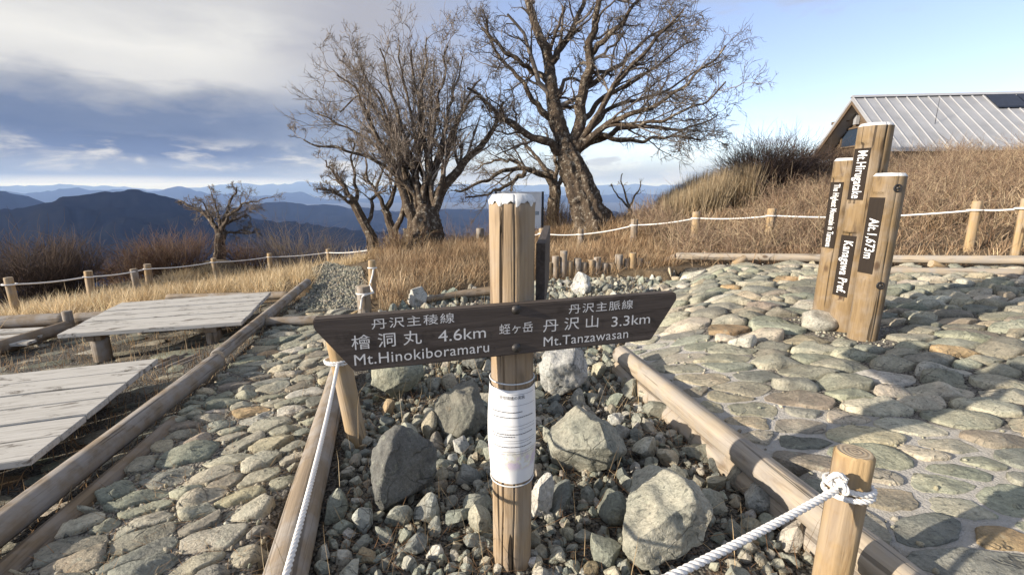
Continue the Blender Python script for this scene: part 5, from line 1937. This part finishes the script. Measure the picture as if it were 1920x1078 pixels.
def rough_tube(line, radii, sides, seed, amp=0.12, flare=None):
    rng = np.random.default_rng(seed)
    line = np.asarray(line)
    s = np.concatenate([[0], np.cumsum(np.linalg.norm(np.diff(line, axis=0), axis=1))])
    n = max(8, int(s[-1] / 0.05))
    u = np.linspace(0, s[-1], n)
    P = np.stack([np.interp(u, s, line[:, i]) for i in range(3)], -1)
    for _ in range(3):
        P[1:-1] = 0.25 * P[:-2] + 0.5 * P[1:-1] + 0.25 * P[2:]
    R_ = np.interp(u, s, radii)
    T = np.gradient(P, axis=0); T /= np.linalg.norm(T, axis=1, keepdims=True)
    ref = np.array([0.2, 1.0, 0.1]); N_ = np.cross(T, ref); N_ /= np.linalg.norm(N_, axis=1, keepdims=True); B_ = np.cross(T, N_)
    th = np.linspace(0, 2 * np.pi, sides, endpoint=False)
    ph = rng.uniform(0, 6.28, 8)
    U, TH = np.meshgrid(u, th, indexing='ij')
    d = np.sin(3 * TH + ph[0] + U * 0.7) * 0.5 + np.sin(5 * TH + ph[1] - U * 0.9) * 0.5 + np.sin(9 * TH + ph[2] + U * 1.2) * 0.45 + np.sin(U * 4 + 2 * TH + ph[3]) * 0.18
    qx, qy = np.cos(TH) * 2.2 + U * 1.1, np.sin(TH) * 2.2 + U * 2.3
    d += vnoise(qx * 1.5 + seed, qy * 1.5, 1.0, 611) * 0.5 + vnoise(np.cos(TH) * 7 + U * 0.6, np.sin(TH) * 7 + U * 0.7, 1.0, 612) * 0.8
    d += rng.normal(0, 0.25, d.shape)
    RR = R_[:, None] * (1 + amp * d)
    if flare:
        RR *= 1 + flare * np.exp(-U / 0.35) * (0.75 + 0.5 * np.sin(5 * TH + ph[5]))
    V = P[:, None] + RR[..., None] * (np.cos(TH)[..., None] * N_[:, None] + np.sin(TH)[..., None] * B_[:, None])
    k = n
    ii, jj = np.meshgrid(np.arange(k - 1), np.arange(sides), indexing='ij')
    q = np.stack([ii * sides + jj, ii * sides + (jj + 1) % sides, (ii + 1) * sides + (jj + 1) % sides, (ii + 1) * sides + jj], -1).reshape(-1, 4)
    return V.reshape(-1, 3), q


TWC = np.array([[0.150, 0.122, 0.098], [0.205, 0.170, 0.138], [0.105, 0.084, 0.067], [0.245, 0.208, 0.170]])


def make_tree(label, d0, trunk, limbs, seed, lv1=9, lv2=7, lv3=5, scale=1.0, up=0.03, jit=0.05, group=None, amp=0.12, flare=0.5, name='bare_tree', ang=(0.45, 1.0), l1=(0.28, 0.55), wig=0.16, r3=0.0055, base_t=0.22, gain=1.0, lv4=0):
    rng = np.random.default_rng(seed)
    base = atd(trunk[0][0], trunk[0][1], d0 + trunk[0][2])
    root = empty(name, tuple(float(v) for v in base), label=label, cat='tree', group=group)
    inv = np.array(base)

    def add(nm, geos, sides_mat, cols=None):
        V_, q_ = join_geo(geos)
        cc = None
        if cols is not None:
            cc = np.vstack([np.tile(c, (len(g[0]), 1)) if np.ndim(c) == 1 else c for c, g in zip(cols, geos)])
        o = obj(nm, mesh_from(nm, V_ - inv, q_, True, cols=cc, mats=[sides_mat]), root)
        return o
    line = limb_line([t_[:3] for t_ in trunk], d0, rng, 10, jit * 0.6)
    line[0] = np.array(base) - [0, 0, 0.15]
    rad = np.interp(np.linspace(0, 1, 10), np.linspace(0, 1, len(trunk)), [t_[3] / 2 / FPX * d0 for t_ in trunk])
    add('trunk', [rough_tube(line, rad, 56, seed, amp, flare)], M_BARK)
    Ls, Rls = [], []
    K0 = 16
    for pts, w0, w1 in limbs:
        ln = limb_line(pts, d0, rng, K0, jit)
        r_ = (w1 + (w0 - w1) * np.linspace(1, 0, K0) ** 1.4) * 0.86 / 2 / FPX * d0
        add('limb', [rough_tube(ln, r_, 14, seed + len(Ls) + 3, amp * 0.8)], M_BARK)
        Ls.append(ln); Rls.append(r_)
    Ps = np.array(Ls); Rs = np.array(Rls)
    geos, cols = [], []

    def emit(Pa, Ra, sides):
        g = branch_tubes(Pa, Ra, sides)
        B = len(Pa)
        c = TWC[rng.integers(0, len(TWC), B)] * rng.uniform(0.75, 1.25, (B, 1)) * gain
        geos.append(g); cols.append(np.repeat(c, Pa.shape[1] * sides, axis=0))
    p, d, L, r = spawn(Ps, Rs, lv1, (base_t, 1.0), ang, lambda n, Lt, t_: Lt * rng.uniform(*l1, n) * (1.15 - 0.55 * t_), 0.46, rng, 0.009)
    P1, R1 = extend(p, d, L, r, 9, wig, up, rng)
    emit(P1, R1, 6)
    p, d, L, r = spawn(P1, R1, lv2, (0.12, 1.0), (0.4, 1.05), lambda n, Lt, t_: np.maximum(0.18 * scale, Lt * rng.uniform(0.30, 0.62, n) * (1.1 - 0.5 * t_)), 0.50, rng, 0.006)
    P2, R2 = extend(p, d, L, r, 7, wig * 1.15, up * 1.3, rng)
    emit(P2, R2, 4)
    p, d, L, r = spawn(P2, R2, lv3, (0.15, 1.0), (0.4, 1.1), lambda n, Lt, t_: np.clip(Lt * rng.uniform(0.35, 0.7, n), 0.10 * scale, 0.5 * scale), 0.65, rng, r3)
    P3_, R3_ = extend(p, d, L, r, 5, wig * 1.3, up * 1.6, rng)
    emit(P3_, np.maximum(R3_, r3 * 0.6), 3)
    if lv4:
        p, d, L, r = spawn(P3_, R3_, lv4, (0.2, 1.0), (0.35, 0.95), lambda n, Lt, t_: np.clip(Lt * rng.uniform(0.35, 0.75, n), 0.07 * scale, 0.3 * scale), 0.8, rng, r3 * 0.75)
        P5_, R5_ = extend(p, d, L, r, 4, wig * 1.2, up * 1.6, rng, 0.6)
        emit(P5_, R5_, 3)
    # fine spurs off the main limbs too
    p, d, L, r = spawn(Ps, Rs, lv1 * 2, (base_t, 1.0), (0.5, 1.3), lambda n, Lt, t_: rng.uniform(0.12, 0.45, n) * scale, 0.3, rng, r3)
    r = np.minimum(r, 0.014)
    P4_, R4_ = extend(p, d, L, r, 6, wig * 1.3, up * 1.6, rng)
    emit(P4_, R4_, 3)
    o = add('crown', geos, M_TWIG, cols)
    o['kind'] = 'stuff'
    return root


# the great spreading tree in the middle
make_tree('great spreading bare tree with thick leaning trunk behind the fence', 11.6,
          [(1114, 434, 0, 70), (1100, 390, 0, 56), (1082, 340, 0, 50), (1068, 300, 0, 48), (1058, 272, 0, 28)],
          [(lambda L_: ([(1080 + (a - 1080) * 0.80 if a > 1080 else a, *r_) for a, *r_ in L_[0]], L_[1] * 0.85, L_[2]))(L_) for L_ in [([(1062, 292, 0), (1040, 210, 0), (1030, 130, 0.1), (1015, 70, 0.1), (988, 0, 0.2), (975, -70, 0.3)], 46, 12),
           ([(1075, 290, 0), (1090, 220, -.1), (1108, 140, -.2), (1122, 60, -.3), (1150, -60, -.4)], 34, 10),
           ([(1080, 288, 0), (1115, 235, -.3), (1160, 170, -.5), (1220, 110, -.8), (1290, 55, -1.0), (1335, 20, -1.1)], 22, 4),
           ([(1075, 295, 0), (1120, 262, .2), (1200, 238, .4), (1270, 235, .6), (1340, 245, .8), (1415, 218, 1.0)], 19, 3),
           ([(1085, 280, 0), (1130, 255, -.4), (1190, 215, -.8), (1260, 208, -1.1), (1330, 165, -1.4), (1430, 90, -1.8)], 19, 3),
           ([(1085, 272, 0), (1140, 215, .5), (1210, 190, .9), (1290, 175, 1.2), (1360, 130, 1.5), (1410, 120, 1.7)], 16, 3),
           ([(1080, 285, 0), (1150, 232, -.5), (1230, 240, -.9), (1310, 215, -1.2), (1390, 195, -1.5), (1425, 160, -1.6)], 15, 3),
           ([(1085, 240, 0), (1150, 175, .2), (1225, 150, .3), (1300, 105, .4), (1365, 75, .5)], 15, 3),
           ([(1090, 265, 0), (1135, 250, 0), (1215, 265, .3), (1300, 255, .5), (1370, 265, .7)], 16, 4),
           ([(1055, 285, 0), (1010, 262, -.3), (960, 238, -.6), (915, 195, -.8), (880, 165, -1.0)], 24, 5),
           ([(1050, 250, 0), (1005, 200, .5), (960, 130, .8), (925, 95, 1.0), (905, 50, 1.2)], 18, 5),
           ([(1035, 160, .1), (1000, 130, 0), (960, 110, -.3), (930, 85, -.5), (912, 40, -.6)], 16, 5),
           ([(1032, 120, .1), (1070, 70, .3), (1090, 20, .5), (1120, -50, .6)], 20, 7),
           ([(1118, 100, -.2), (1170, 60, -.5), (1210, 20, -.7), (1250, -30, -.9)], 16, 5),
           ([(1100, 165, -.2), (1150, 140, .4), (1220, 90, .9), (1275, 55, 1.2), (1320, 40, 1.4)], 16, 4)]],
          21, lv1=9, lv2=7, lv3=5, lv4=2, up=0.008, jit=0.04, wig=0.24, amp=0.15, flare=0.45, l1=(0.24, 0.46), ang=(0.35, 0.95), scale=1.05, r3=0.0056, gain=0.72)

# broom-shaped tree to its left
LS = []
for k, (tx, ty, dz, w0) in enumerate([(a_, b_ + 52, c_, d_ * 0.85) for a_, b_, c_, d_ in [(632, 90, -.5, 26), (672, 60, .4, 20), (712, 38, -.6, 22), (745, 35, .5, 20), (770, 45, -.2, 18), (800, 20, .4, 26), (838, 35, -.5, 20), (868, 55, .6, 22), (905, 95, -.2, 18), (640, 160, .7, 16), (925, 170, .6, 20), (690, 110, 0.9, 16), (815, 60, 1.0, 18)]]):
    sx = 776 + (k % 5) * 10
    mx = sx + (tx - sx) * 0.52
    LS.append(([(sx, 428 - (k % 3) * 12, 0), (sx + (mx - sx) * 0.22, 370, dz * .15), (sx + (mx - sx) * 0.55, 310, dz * .3), (mx, 235, dz * .6), (mx + (tx - mx) * 0.55, 160, dz * .8), (tx, ty, dz)], w0 * 0.95, 3))
LS += [([(790, 420, 0), (778, 365, -.1), (750, 330, -.3), (700, 300, -.6), (640, 278, -.8), (568, 262, -1.0)], 14, 3),
       ([(800, 425, 0), (818, 370, .1), (850, 325, .2), (890, 285, .4), (925, 250, .6), (945, 190, .8)], 30, 7),
       ([(788, 425, 0), (770, 360, .2), (735, 300, .4), (680, 250, .7), (620, 225, .9), (600, 215, 1.0)], 14, 3)]
make_tree('tall broom shaped bare tree with many upright stems left of the signpost', 11.0,
          [(788, 480, 0, 82), (793, 450, 0, 66), (799, 420, 0, 58), (800, 385, 0, 30)], LS, 22,
          lv1=9, lv2=6, lv3=5, lv4=2, up=0.07, jit=0.03, amp=0.15, flare=0.5, l1=(0.2, 0.4), ang=(0.25, 0.7), wig=0.18, scale=1.0, r3=0.0055, gain=1.15)
# stems beside it
make_tree('slender leaning bare tree at the left foot of the broom shaped tree', 11.8,
          [(706, 470, 0, 20), (690, 430, 0, 16), (672, 395, 0, 15), (662, 378, 0, 14)],
          [([(664, 380, 0), (645, 350, 0), (625, 325, .1), (610, 300, .2)], 12, 3), ([(668, 390, 0), (668, 350, .2), (660, 300, .3), (662, 262, .4)], 10, 3),
           ([(672, 395, 0), (635, 365, -.2), (610, 352, -.3), (592, 355, -.4)], 8, 3), ([(690, 430, 0), (700, 380, .3), (715, 330, .4), (735, 270, .5)], 10, 3)],
          23, lv1=9, lv2=6, lv3=5, lv4=2, up=0.06, jit=0.03, scale=0.7, l1=(0.2, 0.42), flare=0.2)
make_tree('thin forked stems between the slender leaning tree and broom shaped tree', 11.6,
          [(742, 470, 0, 18), (738, 440, 0, 15), (728, 410, 0, 13), (722, 390, 0, 12)],
          [([(722, 392, 0), (705, 360, 0), (690, 330, .1), (685, 285, .2)], 10, 3), ([(724, 400, 0), (742, 350, .2), (748, 300, .3), (752, 240, .4)], 12, 3),
           ([(738, 440, 0), (758, 400, -.2), (765, 340, -.2), (760, 270, -.3)], 14, 4)],
          24, lv1=8, lv2=6, lv3=5, lv4=2, up=0.06, jit=0.03, scale=0.7, l1=(0.2, 0.42), flare=0.2)
# dark tree further back between the two
make_tree('dark low spreading tree in the gap between the two big trees', 16.0,
          [(1036, 440, 0, 26), (1034, 400, 0, 22), (1040, 370, 0, 20), (1042, 350, 0, 20)],
          [([(1042, 356, 0), (1020, 325, 0), (985, 318, -.3), (940, 322, -.6), (890, 350, -.8), (845, 362, -.9)], 16, 4), ([(1042, 350, 0), (1060, 325, .2), (1078, 300, .3), (1090, 265, .5)], 12, 3),
           ([(1038, 345, 0), (1015, 300, .4), (990, 280, .6), (965, 245, .8)], 14, 3), ([(985, 320, -.3), (955, 345, -.5), (915, 365, -.6), (870, 372, -.8)], 10, 3),
           ([(1040, 345, 0), (1045, 310, -.3), (1030, 270, -.4), (1020, 240, -.5)], 12, 3), ([(1000, 320, 0), (960, 300, .4), (925, 300, .6), (890, 320, .8)], 10, 3)],
          25, lv1=9, lv2=6, lv3=5, lv4=2, up=0.02, jit=0.05, scale=0.9, l1=(0.25, 0.45), flare=0.3, gain=0.75)
# small tree against the mountain
make_tree('small stunted bare tree standing alone against the blue mountain', 16.0,
          [(411, 500, 0, 18), (412, 465, 0, 18), (414, 445, 0, 17), (414, 432, 0, 18)],
          [([(416, 436, 0), (420, 410, 0), (428, 388, 0), (436, 372, .1), (444, 352, .1)], 12, 3), ([(412, 440, 0), (400, 420, .1), (388, 405, .2), (362, 390, .3), (334, 376, .4)], 11, 3),
           ([(418, 425, 0), (434, 400, -.2), (455, 380, -.4), (480, 378, -.6), (498, 372, -.7)], 8, 2), ([(418, 440, 0), (436, 436, .2), (455, 430, .3), (478, 438, .5)], 7, 2),
           ([(410, 436, 0), (396, 410, -.2), (385, 392, -.3), (380, 375, -.4)], 8, 2), ([(414, 430, 0), (408, 400, .3), (402, 380, .4), (396, 362, .5)], 8, 2), ([(420, 420, 0), (440, 412, .3), (460, 402, .5), (470, 405, .6)], 7, 2)],
          26, lv1=8, lv2=6, lv3=5, lv4=2, up=0.03, jit=0.03, scale=0.7, l1=(0.22, 0.42), flare=0.3)
# dead snag by the bank
make_tree('small dead snag with few crooked branches right of the great tree', 13.0,
          [(1188, 425, 0, 9), (1184, 405, 0, 8), (1180, 392, 0, 7)],
          [([(1180, 394, 0), (1172, 365, 0), (1166, 345, 0), (1164, 326, 0)], 6, 2), ([(1180, 392, 0), (1188, 368, .1), (1200, 358, .1), (1202, 340, .2)], 6, 2), ([(1178, 388, 0), (1160, 370, -.1), (1150, 355, -.1), (1145, 345, -.2)], 5, 2)],
          27, lv1=2, lv2=2, lv3=1, up=0.03, jit=0.02, scale=0.5, l1=(0.12, 0.25), flare=0.1, name='dead_tree')


# ------------------------------------------------------------------ shrubs
def shrub(label, px, py, d, rad, hgt, n, cols, seed, group=None, upright=0.5, zofs=0.0, name='shrub', r0=0.007):
    rng = np.random.default_rng(seed)
    c = atd(px, py, d)
    x, y = float(c[0]), float(c[1])
    a = rng.uniform(0, 6.28, n); q_ = np.sqrt(rng.uniform(0, 1, n)) * rad * 0.75
    p = np.stack([x + q_ * np.cos(a), y + q_ * np.sin(a), np.zeros(n)], -1)
    p[:, 2] = H(p[:, 0], p[:, 1]) - 0.05 + zofs
    out = np.stack([np.cos(a), np.sin(a), np.zeros(n)], -1) * (q_ / rad)[:, None] * (1 - upright) * 1.6
    dv = out + np.array([0, 0, 1.0]) + rng.normal(0, 0.22, (n, 3))
    dv /= np.linalg.norm(dv, axis=1, keepdims=True)
    L = hgt * rng.uniform(0.55, 1.1, n)
    Ps, Rs = extend(p, dv, L, np.full(n, r0), 6, 0.13, 0.0, rng, 0.4)
    geos, cs = [branch_tubes(Ps, Rs, 3)], [np.repeat(np.array(cols)[rng.integers(0, len(cols), n)] * rng.uniform(0.7, 1.3, (n, 1)), 18, axis=0)]
    p, dv, L, r = spawn(Ps, Rs, 5, (0.25, 1.0), (0.3, 0.9), lambda m_, Lt, t_: Lt * rng.uniform(0.2, 0.45, m_), 0.7, rng, r0 * 0.5)
    P2, R2 = extend(p, dv, L, r, 5, 0.16, 0.03, rng, 0.5)
    geos.append(branch_tubes(P2, R2, 3))
    m_ = len(P2)
    cs.append(np.repeat(np.array(cols)[rng.integers(0, len(cols), m_)] * rng.uniform(0.7, 1.3, (m_, 1)), 15, axis=0))
    V_, q2 = join_geo(geos)
    base = np.array([x, y, float(H(np.array([x]), np.array([y]))[0])])
    return obj(name, mesh_from(name, V_ - base, q2, True, cols=np.vstack(cs), mats=[M_TWIG]), loc=base, label=label, cat='shrub', group=group)


DK = [(0.075, 0.055, 0.045), (0.11, 0.075, 0.055), (0.055, 0.042, 0.036), (0.14, 0.10, 0.075)]
RD = [(0.17, 0.10, 0.065), (0.12, 0.075, 0.052), (0.21, 0.145, 0.095), (0.10, 0.065, 0.048)]
TN = [(0.33, 0.245, 0.14), (0.25, 0.18, 0.10), (0.40, 0.31, 0.19), (0.20, 0.14, 0.08)]
shrub('large dark bare shrub beyond the fence at the left edge', 40, 540, 10.5, 1.15, 1.5, 480, DK, 61)
shrub('dark bare shrub reaching right of the one at left edge', 118, 540, 10.8, 0.6, 1.25, 220, DK, 62)
shrub('low reddish brown shrub left of the small far tree', 250, 520, 13.0, 0.8, 1.0, 260, RD, 63)
shrub('taller reddish brown shrub against the mountain left of small tree', 330, 510, 13.6, 0.9, 1.25, 320, RD, 64)
shrub('low brown shrub just right of the small far tree', 466, 505, 15.0, 0.55, 0.85, 150, RD, 65)
shrub('grey twiggy shrub right of the small far tree above the fence', 575, 490, 16.0, 1.15, 1.9, 330, [(0.16, 0.13, 0.10), (0.21, 0.17, 0.13), (0.12, 0.09, 0.07)], 66)
shrub('thin grey bush behind the signpost left of the information board', 880, 455, 16.0, 0.7, 1.6, 160, [(0.15, 0.11, 0.085), (0.2, 0.15, 0.115)], 67)
shrub('dark upright bush on the bank left of the hut', 1440, 340, 13.2, 0.66, 1.5, 800, DK + [(0.16, 0.12, 0.10)], 68, upright=0.35, r0=0.009)
shrub('reddish bush in front of the hut gable behind the marker poles', 1560, 315, 15.0, 0.8, 0.9, 260, RD, 69)
shrub('low reddish bush between dark bush and hut roof edge', 1505, 330, 14.5, 0.45, 0.85, 140, RD, 70)
shrub('bush below the information board between the trees', 1052, 430, 14.0, 0.7, 1.1, 220, TN + RD, 71)
rngc = np.random.default_rng(3)
shrub('red brown twig clump at the foot of the broom shaped tree', 760, 470, 10.7, 0.6, 0.55, 170, RD + TN, 72)


# ------------------------------------------------------------------ grass
def blades(name, xy, lens, widths, cols, seed, lean=0.5, wind=(0.25, 0.1), label=None, zofs=-0.02, flat=False, hf=H, tuft=0, tr=0.07):
    rng = np.random.default_rng(seed)
    n = len(xy)
    offs = np.zeros((n, 2))
    if tuft:
        offs = rng.normal(0, tr, (n, 2))
        grp = np.arange(n) // tuft
        cen = xy[grp * tuft]
        cen_ok = np.hypot(*(xy - cen).T) < 99
        xy = cen + offs
        tl = rng.uniform(0.65, 1.25, n // tuft + 1)[grp]
        lens = lens * tl
        cols = cols[grp * tuft] * rng.uniform(0.75, 1.25, (n, 1)) * 0.7 + cols * 0.3
    z = hf(xy[:, 0], xy[:, 1]) + zofs
    a = rng.uniform(0, 6.28, n)
    side = np.stack([np.cos(a), np.sin(a), np.zeros(n)], -1)
    lo = np.abs(rng.normal(0, lean, n))
    b2 = rng.uniform(0, 6.28, n)
    dirn = np.stack([np.cos(b2) * lo + wind[0], np.sin(b2) * lo + wind[1], np.full(n, 0.08 if flat else 1.0)], -1)
    dirn[:, :2] += offs / tr * 0.42
    dirn /= np.linalg.norm(dirn, axis=1, keepdims=True)
    p = np.stack([xy[:, 0], xy[:, 1], z], -1)
    V = np.empty((n, 7, 3))
    for i, (f, wf) in enumerate(((0, 1.0), (0.38, 0.85), (0.72, 0.55))):
        c = p + dirn * (lens * f)[:, None]
        c[:, 2] -= lens * (0.0 if flat else 0.22) * f * f * lo
        V[:, 2 * i] = c - side * (widths * wf / 2)[:, None]
        V[:, 2 * i + 1] = c + side * (widths * wf / 2)[:, None]
    V[:, 6] = p + dirn * lens[:, None]
    V[:, 6, 2] -= lens * (0.0 if flat else 0.22) * lo
    V[:, 6] += rng.normal(0, 0.02, (n, 3)) * lens[:, None]
    base = np.arange(n)[:, None] * 7
    q = np.concatenate([base + np.array([[0, 1, 3, 2]]), base + np.array([[2, 3, 5, 4]])])
    t_ = base + np.array([[4, 5, 6]])
    cc = np.repeat(cols, 7, axis=0)
    return obj(name, mesh_from(name, V.reshape(-1, 3), [q, t_], True, cols=cc, mats=[M_GRASS]), label=label, cat='grass' if 'litter' not in name else 'litter', kind='stuff')


def scatter(poly, n, rng, clump=0.0, cn=60, not_in=()):
    xs = [p[0] for p in poly]; ys = [p[1] for p in poly]
    out = np.empty((0, 2))
    while len(out) < n:
        c = np.stack([rng.uniform(min(xs), max(xs), n * 2), rng.uniform(min(ys), max(ys), n * 2)], -1)
        keep = in_poly(c[:, 0], c[:, 1], poly)
        for np_ in not_in:
            keep &= ~in_poly(c[:, 0], c[:, 1], np_)
        if clump:
            keep &= (vnoise(c[:, 0], c[:, 1], 2.6, 88) * 0.6 + vnoise(c[:, 0], c[:, 1], 6.0, 89) * 0.4) > rng.uniform(-1, 0.6, len(c)) * clump
        out = np.vstack([out, c[keep]])
    return out[:n]


def pal_cols(pal, xy, rng, patch=0.35):
    pal = np.array(sorted(pal, key=sum))
    # patches lean to the darker or paler end of the palette
    lean_ = vnoise(xy[:, 0], xy[:, 1], 0.8, 57) * 0.6 + vnoise(xy[:, 0], xy[:, 1], 2.3, 58) * 0.5
    f = np.clip(rng.normal(0.5, 0.3, len(xy)) + 0.42 * lean_, 0, 0.999)
    c = pal[(f * len(pal)).astype(int)] * rng.uniform(0.7, 1.25, (len(xy), 1))
    k = 1 + patch * (vnoise(xy[:, 0], xy[:, 1], 1.4, 55)[:, None] * 0.7 + vnoise(xy[:, 0], xy[:, 1], 4.0, 56)[:, None] * 0.5)
    return np.clip(c * k, 0.01, 0.9)


BLOND = [(0.60, 0.46, 0.27), (0.68, 0.55, 0.35), (0.50, 0.36, 0.19), (0.42, 0.285, 0.145), (0.72, 0.60, 0.40)]
BROWN = [(0.39, 0.27, 0.155), (0.30, 0.195, 0.11), (0.48, 0.36, 0.22), (0.22, 0.14, 0.08), (0.58, 0.46, 0.30)]
BANKC = [(0.40, 0.28, 0.165), (0.33, 0.215, 0.125), (0.48, 0.36, 0.22), (0.22, 0.135, 0.08), (0.58, 0.46, 0.305), (0.27, 0.185, 0.115)]
rng = np.random.default_rng(91)
BEDS = (PATH, RUBBLE, TERR, GRAVEL)
LEFTG = [(-8.6, 5.2), (-9.2, 9), (-9.4, 13), (-8, 15), (-4, 14.2), (-3.0, 12), (-2.9, 9.3), (-3.6, 8.6), (-3.3, 7.2), (-3.1, 6.5), (-4.1, 6.75), (-5.3, 6.15), (-6.6, 5.3)]
xy = scatter(LEFTG, 42000, rng, 0.7, not_in=BEDS)
near = np.hypot(xy[:, 0], xy[:, 1])
blades('dry_grass', xy, rng.uniform(0.14, 0.38, len(xy)) * (1 + 0.3 * vnoise(xy[:, 0], xy[:, 1], 1.8, 44)), rng.uniform(0.005, 0.011, len(xy)), pal_cols(BLOND, xy, rng), 1, 0.45, (0.22, 0.0), 'blond dry grass along the left fence', tuft=22, tr=0.075)
MIDG = [(-2.5, 8.6), (-2.2, 7.2), (-1.75, 5.7), (-1.55, 5.35), (-0.5, 6.35), (0.45, 7.05), (2.2, 7.1), (2.55, 7.0), (3.2, 8.6), (2.6, 12.5), (-1, 13), (-3.6, 12.8), (-3.2, 9.6)]
xy = scatter(MIDG, 34000, rng, 0.7, not_in=BEDS)
blades('brown_grass', xy, rng.uniform(0.12, 0.36, len(xy)), rng.uniform(0.005, 0.010, len(xy)), pal_cols(BROWN, xy, rng, 0.5), 2, 0.6, (0.12, -0.05), 'reddish brown grass between gravel path and rubble', tuft=20, tr=0.075)
BANK = [(2.55, 7.05), (4.4, 6.4), (6.3, 5.75), (9, 4.8), (14, 4.5), (22, 12), (22, 18.5), (15, 17.5), (12, 19), (7, 17.5), (4.0, 15), (2.6, 12.5), (3.0, 9)]
xy = scatter(BANK, 72000, rng, 0.6, not_in=BEDS)
dd_ = np.hypot(xy[:, 0], xy[:, 1])
keep = rng.uniform(0, 1, len(xy)) < np.clip(13.0 / dd_, 0.35, 1)
xy = xy[keep]; dd_ = dd_[keep]
blades('bank_grass', xy, rng.uniform(0.12, 0.38, len(xy)) * np.clip(0.8 + 0.6 * vnoise(xy[:, 0], xy[:, 1], 1.6, 68), 0.4, 1.4), rng.uniform(0.005, 0.010, len(xy)) * np.clip(dd_ / 9, 1, 1.8), pal_cols(BANKC, xy, rng, 0.5), 3, 0.8, (0.1, -0.1), 'brown dry grass and brush covering the right hand bank', tuft=20, tr=0.09)
# tall pale thicket on the bank
TH = [(3.8, 11.6), (5.0, 11.2), (6.0, 11.4), (6.5, 13.4), (5.4, 14.5), (4.2, 13.6)]
xy = scatter(TH, 8000, rng, 0.5)
hgt_ = 0.5 + 0.6 * np.clip((xy[:, 0] - 3.7) / 1.6, 0.1, 1)
blades('pale_thicket_grass', xy, hgt_ * rng.uniform(0.6, 1.12, len(xy)), rng.uniform(0.008, 0.014, len(xy)), pal_cols([(0.36, 0.285, 0.18), (0.30, 0.225, 0.135), (0.44, 0.36, 0.24), (0.24, 0.175, 0.10)], xy, rng), 4, 0.26, (0.08, 0.0), 'tall pale upright thicket on the bank right of the dead snag')
# brush on the bank
xy = scatter(BANK, 26000, rng, 0.9, not_in=BEDS)
xy = xy[xy[:, 1] > 7.6 - 0.2 * xy[:, 0]]
n = len(xy)
pz = np.stack([xy[:, 0], xy[:, 1], H(xy[:, 0], xy[:, 1]) - 0.03], -1)
dv = np.array([0, 0, 1.0]) + rng.normal(0, 0.45, (n, 3)); dv /= np.linalg.norm(dv, axis=1, keepdims=True)
cl_ = np.clip(0.55 + 0.9 * (vnoise(xy[:, 0], xy[:, 1], 0.9, 66) * 0.6 + vnoise(xy[:, 0], xy[:, 1], 2.2, 67) * 0.6), 0.25, 1.5)
Ps, Rs = extend(pz, dv, rng.uniform(0.25, 0.75, n) * cl_, np.full(n, 0.005), 5, 0.2, 0.0, rng, 0.4)
sp_p, sp_d, sp_L, sp_r = spawn(Ps, Rs, 3, (0.3, 1.0), (0.3, 1.0), lambda m_, Lt, t_: Lt * rng.uniform(0.3, 0.55, m_), 0.8, rng, 0.003)
P2, R2 = extend(sp_p, sp_d, sp_L, sp_r, 4, 0.2, 0.03, rng, 0.6)
g_ = [branch_tubes(Ps, Rs, 3), branch_tubes(P2, R2, 3)]
V_, q_ = join_geo(g_)
rc = np.array([(0.27, 0.185, 0.12), (0.21, 0.14, 0.095), (0.34, 0.255, 0.17), (0.16, 0.11, 0.078), (0.44, 0.345, 0.22)])
cc = np.vstack([np.repeat(rc[rng.integers(0, 5, n)] * rng.uniform(0.7, 1.4, (n, 1)), 15, axis=0), np.repeat(rc[rng.integers(0, 5, len(P2))] * rng.uniform(0.7, 1.4, (len(P2), 1)), 12, axis=0)])
obj('bank_brush', mesh_from('bank_brush', V_, q_, True, cols=cc, mats=[M_TWIG]), kind='stuff', label='low twiggy brush over the right hand bank', cat='brush')
# yard under the benches: tufts and litter
xy = scatter(YARD, 11000, rng, 1.0, not_in=(PATH,))
blades('yard_grass', xy, rng.uniform(0.04, 0.20, len(xy)), rng.uniform(0.003, 0.007, len(xy)), pal_cols(BROWN, xy, rng), 5, 0.9, (0.1, 0), 'thin dry grass on the bare ground round the benches')
xy = scatter(RUBBLE, 9500, rng, 1.3)
blades('needle_litter', xy, rng.uniform(0.04, 0.16, len(xy)), rng.uniform(0.0016, 0.0032, len(xy)), pal_cols([(0.33, 0.20, 0.11), (0.25, 0.14, 0.075), (0.45, 0.34, 0.2)], xy, rng), 6, 1.2, (0, 0), 'brown dead grass stems lying among the rubble', zofs=0.025, flat=True)
xy = scatter(RUBBLE, 700, rng, 0.8)
blades('stem_litter', xy, rng.uniform(0.12, 0.34, len(xy)), rng.uniform(0.0022, 0.0036, len(xy)), pal_cols([(0.55, 0.44, 0.28), (0.45, 0.33, 0.19)], xy, rng), 7, 1.0, (0, 0), 'pale dead stems sticking out of the rubble', zofs=0.02)
xy = scatter(PATH, 4200, rng, 1.3)
blades('path_litter', xy, rng.uniform(0.03, 0.10, len(xy)), rng.uniform(0.0015, 0.003, len(xy)), pal_cols([(0.36, 0.24, 0.13), (0.28, 0.17, 0.09), (0.5, 0.39, 0.24)], xy, rng), 8, 1.3, (0, 0), 'brown litter in the joints of the cobbled path', zofs=0.012, flat=True)
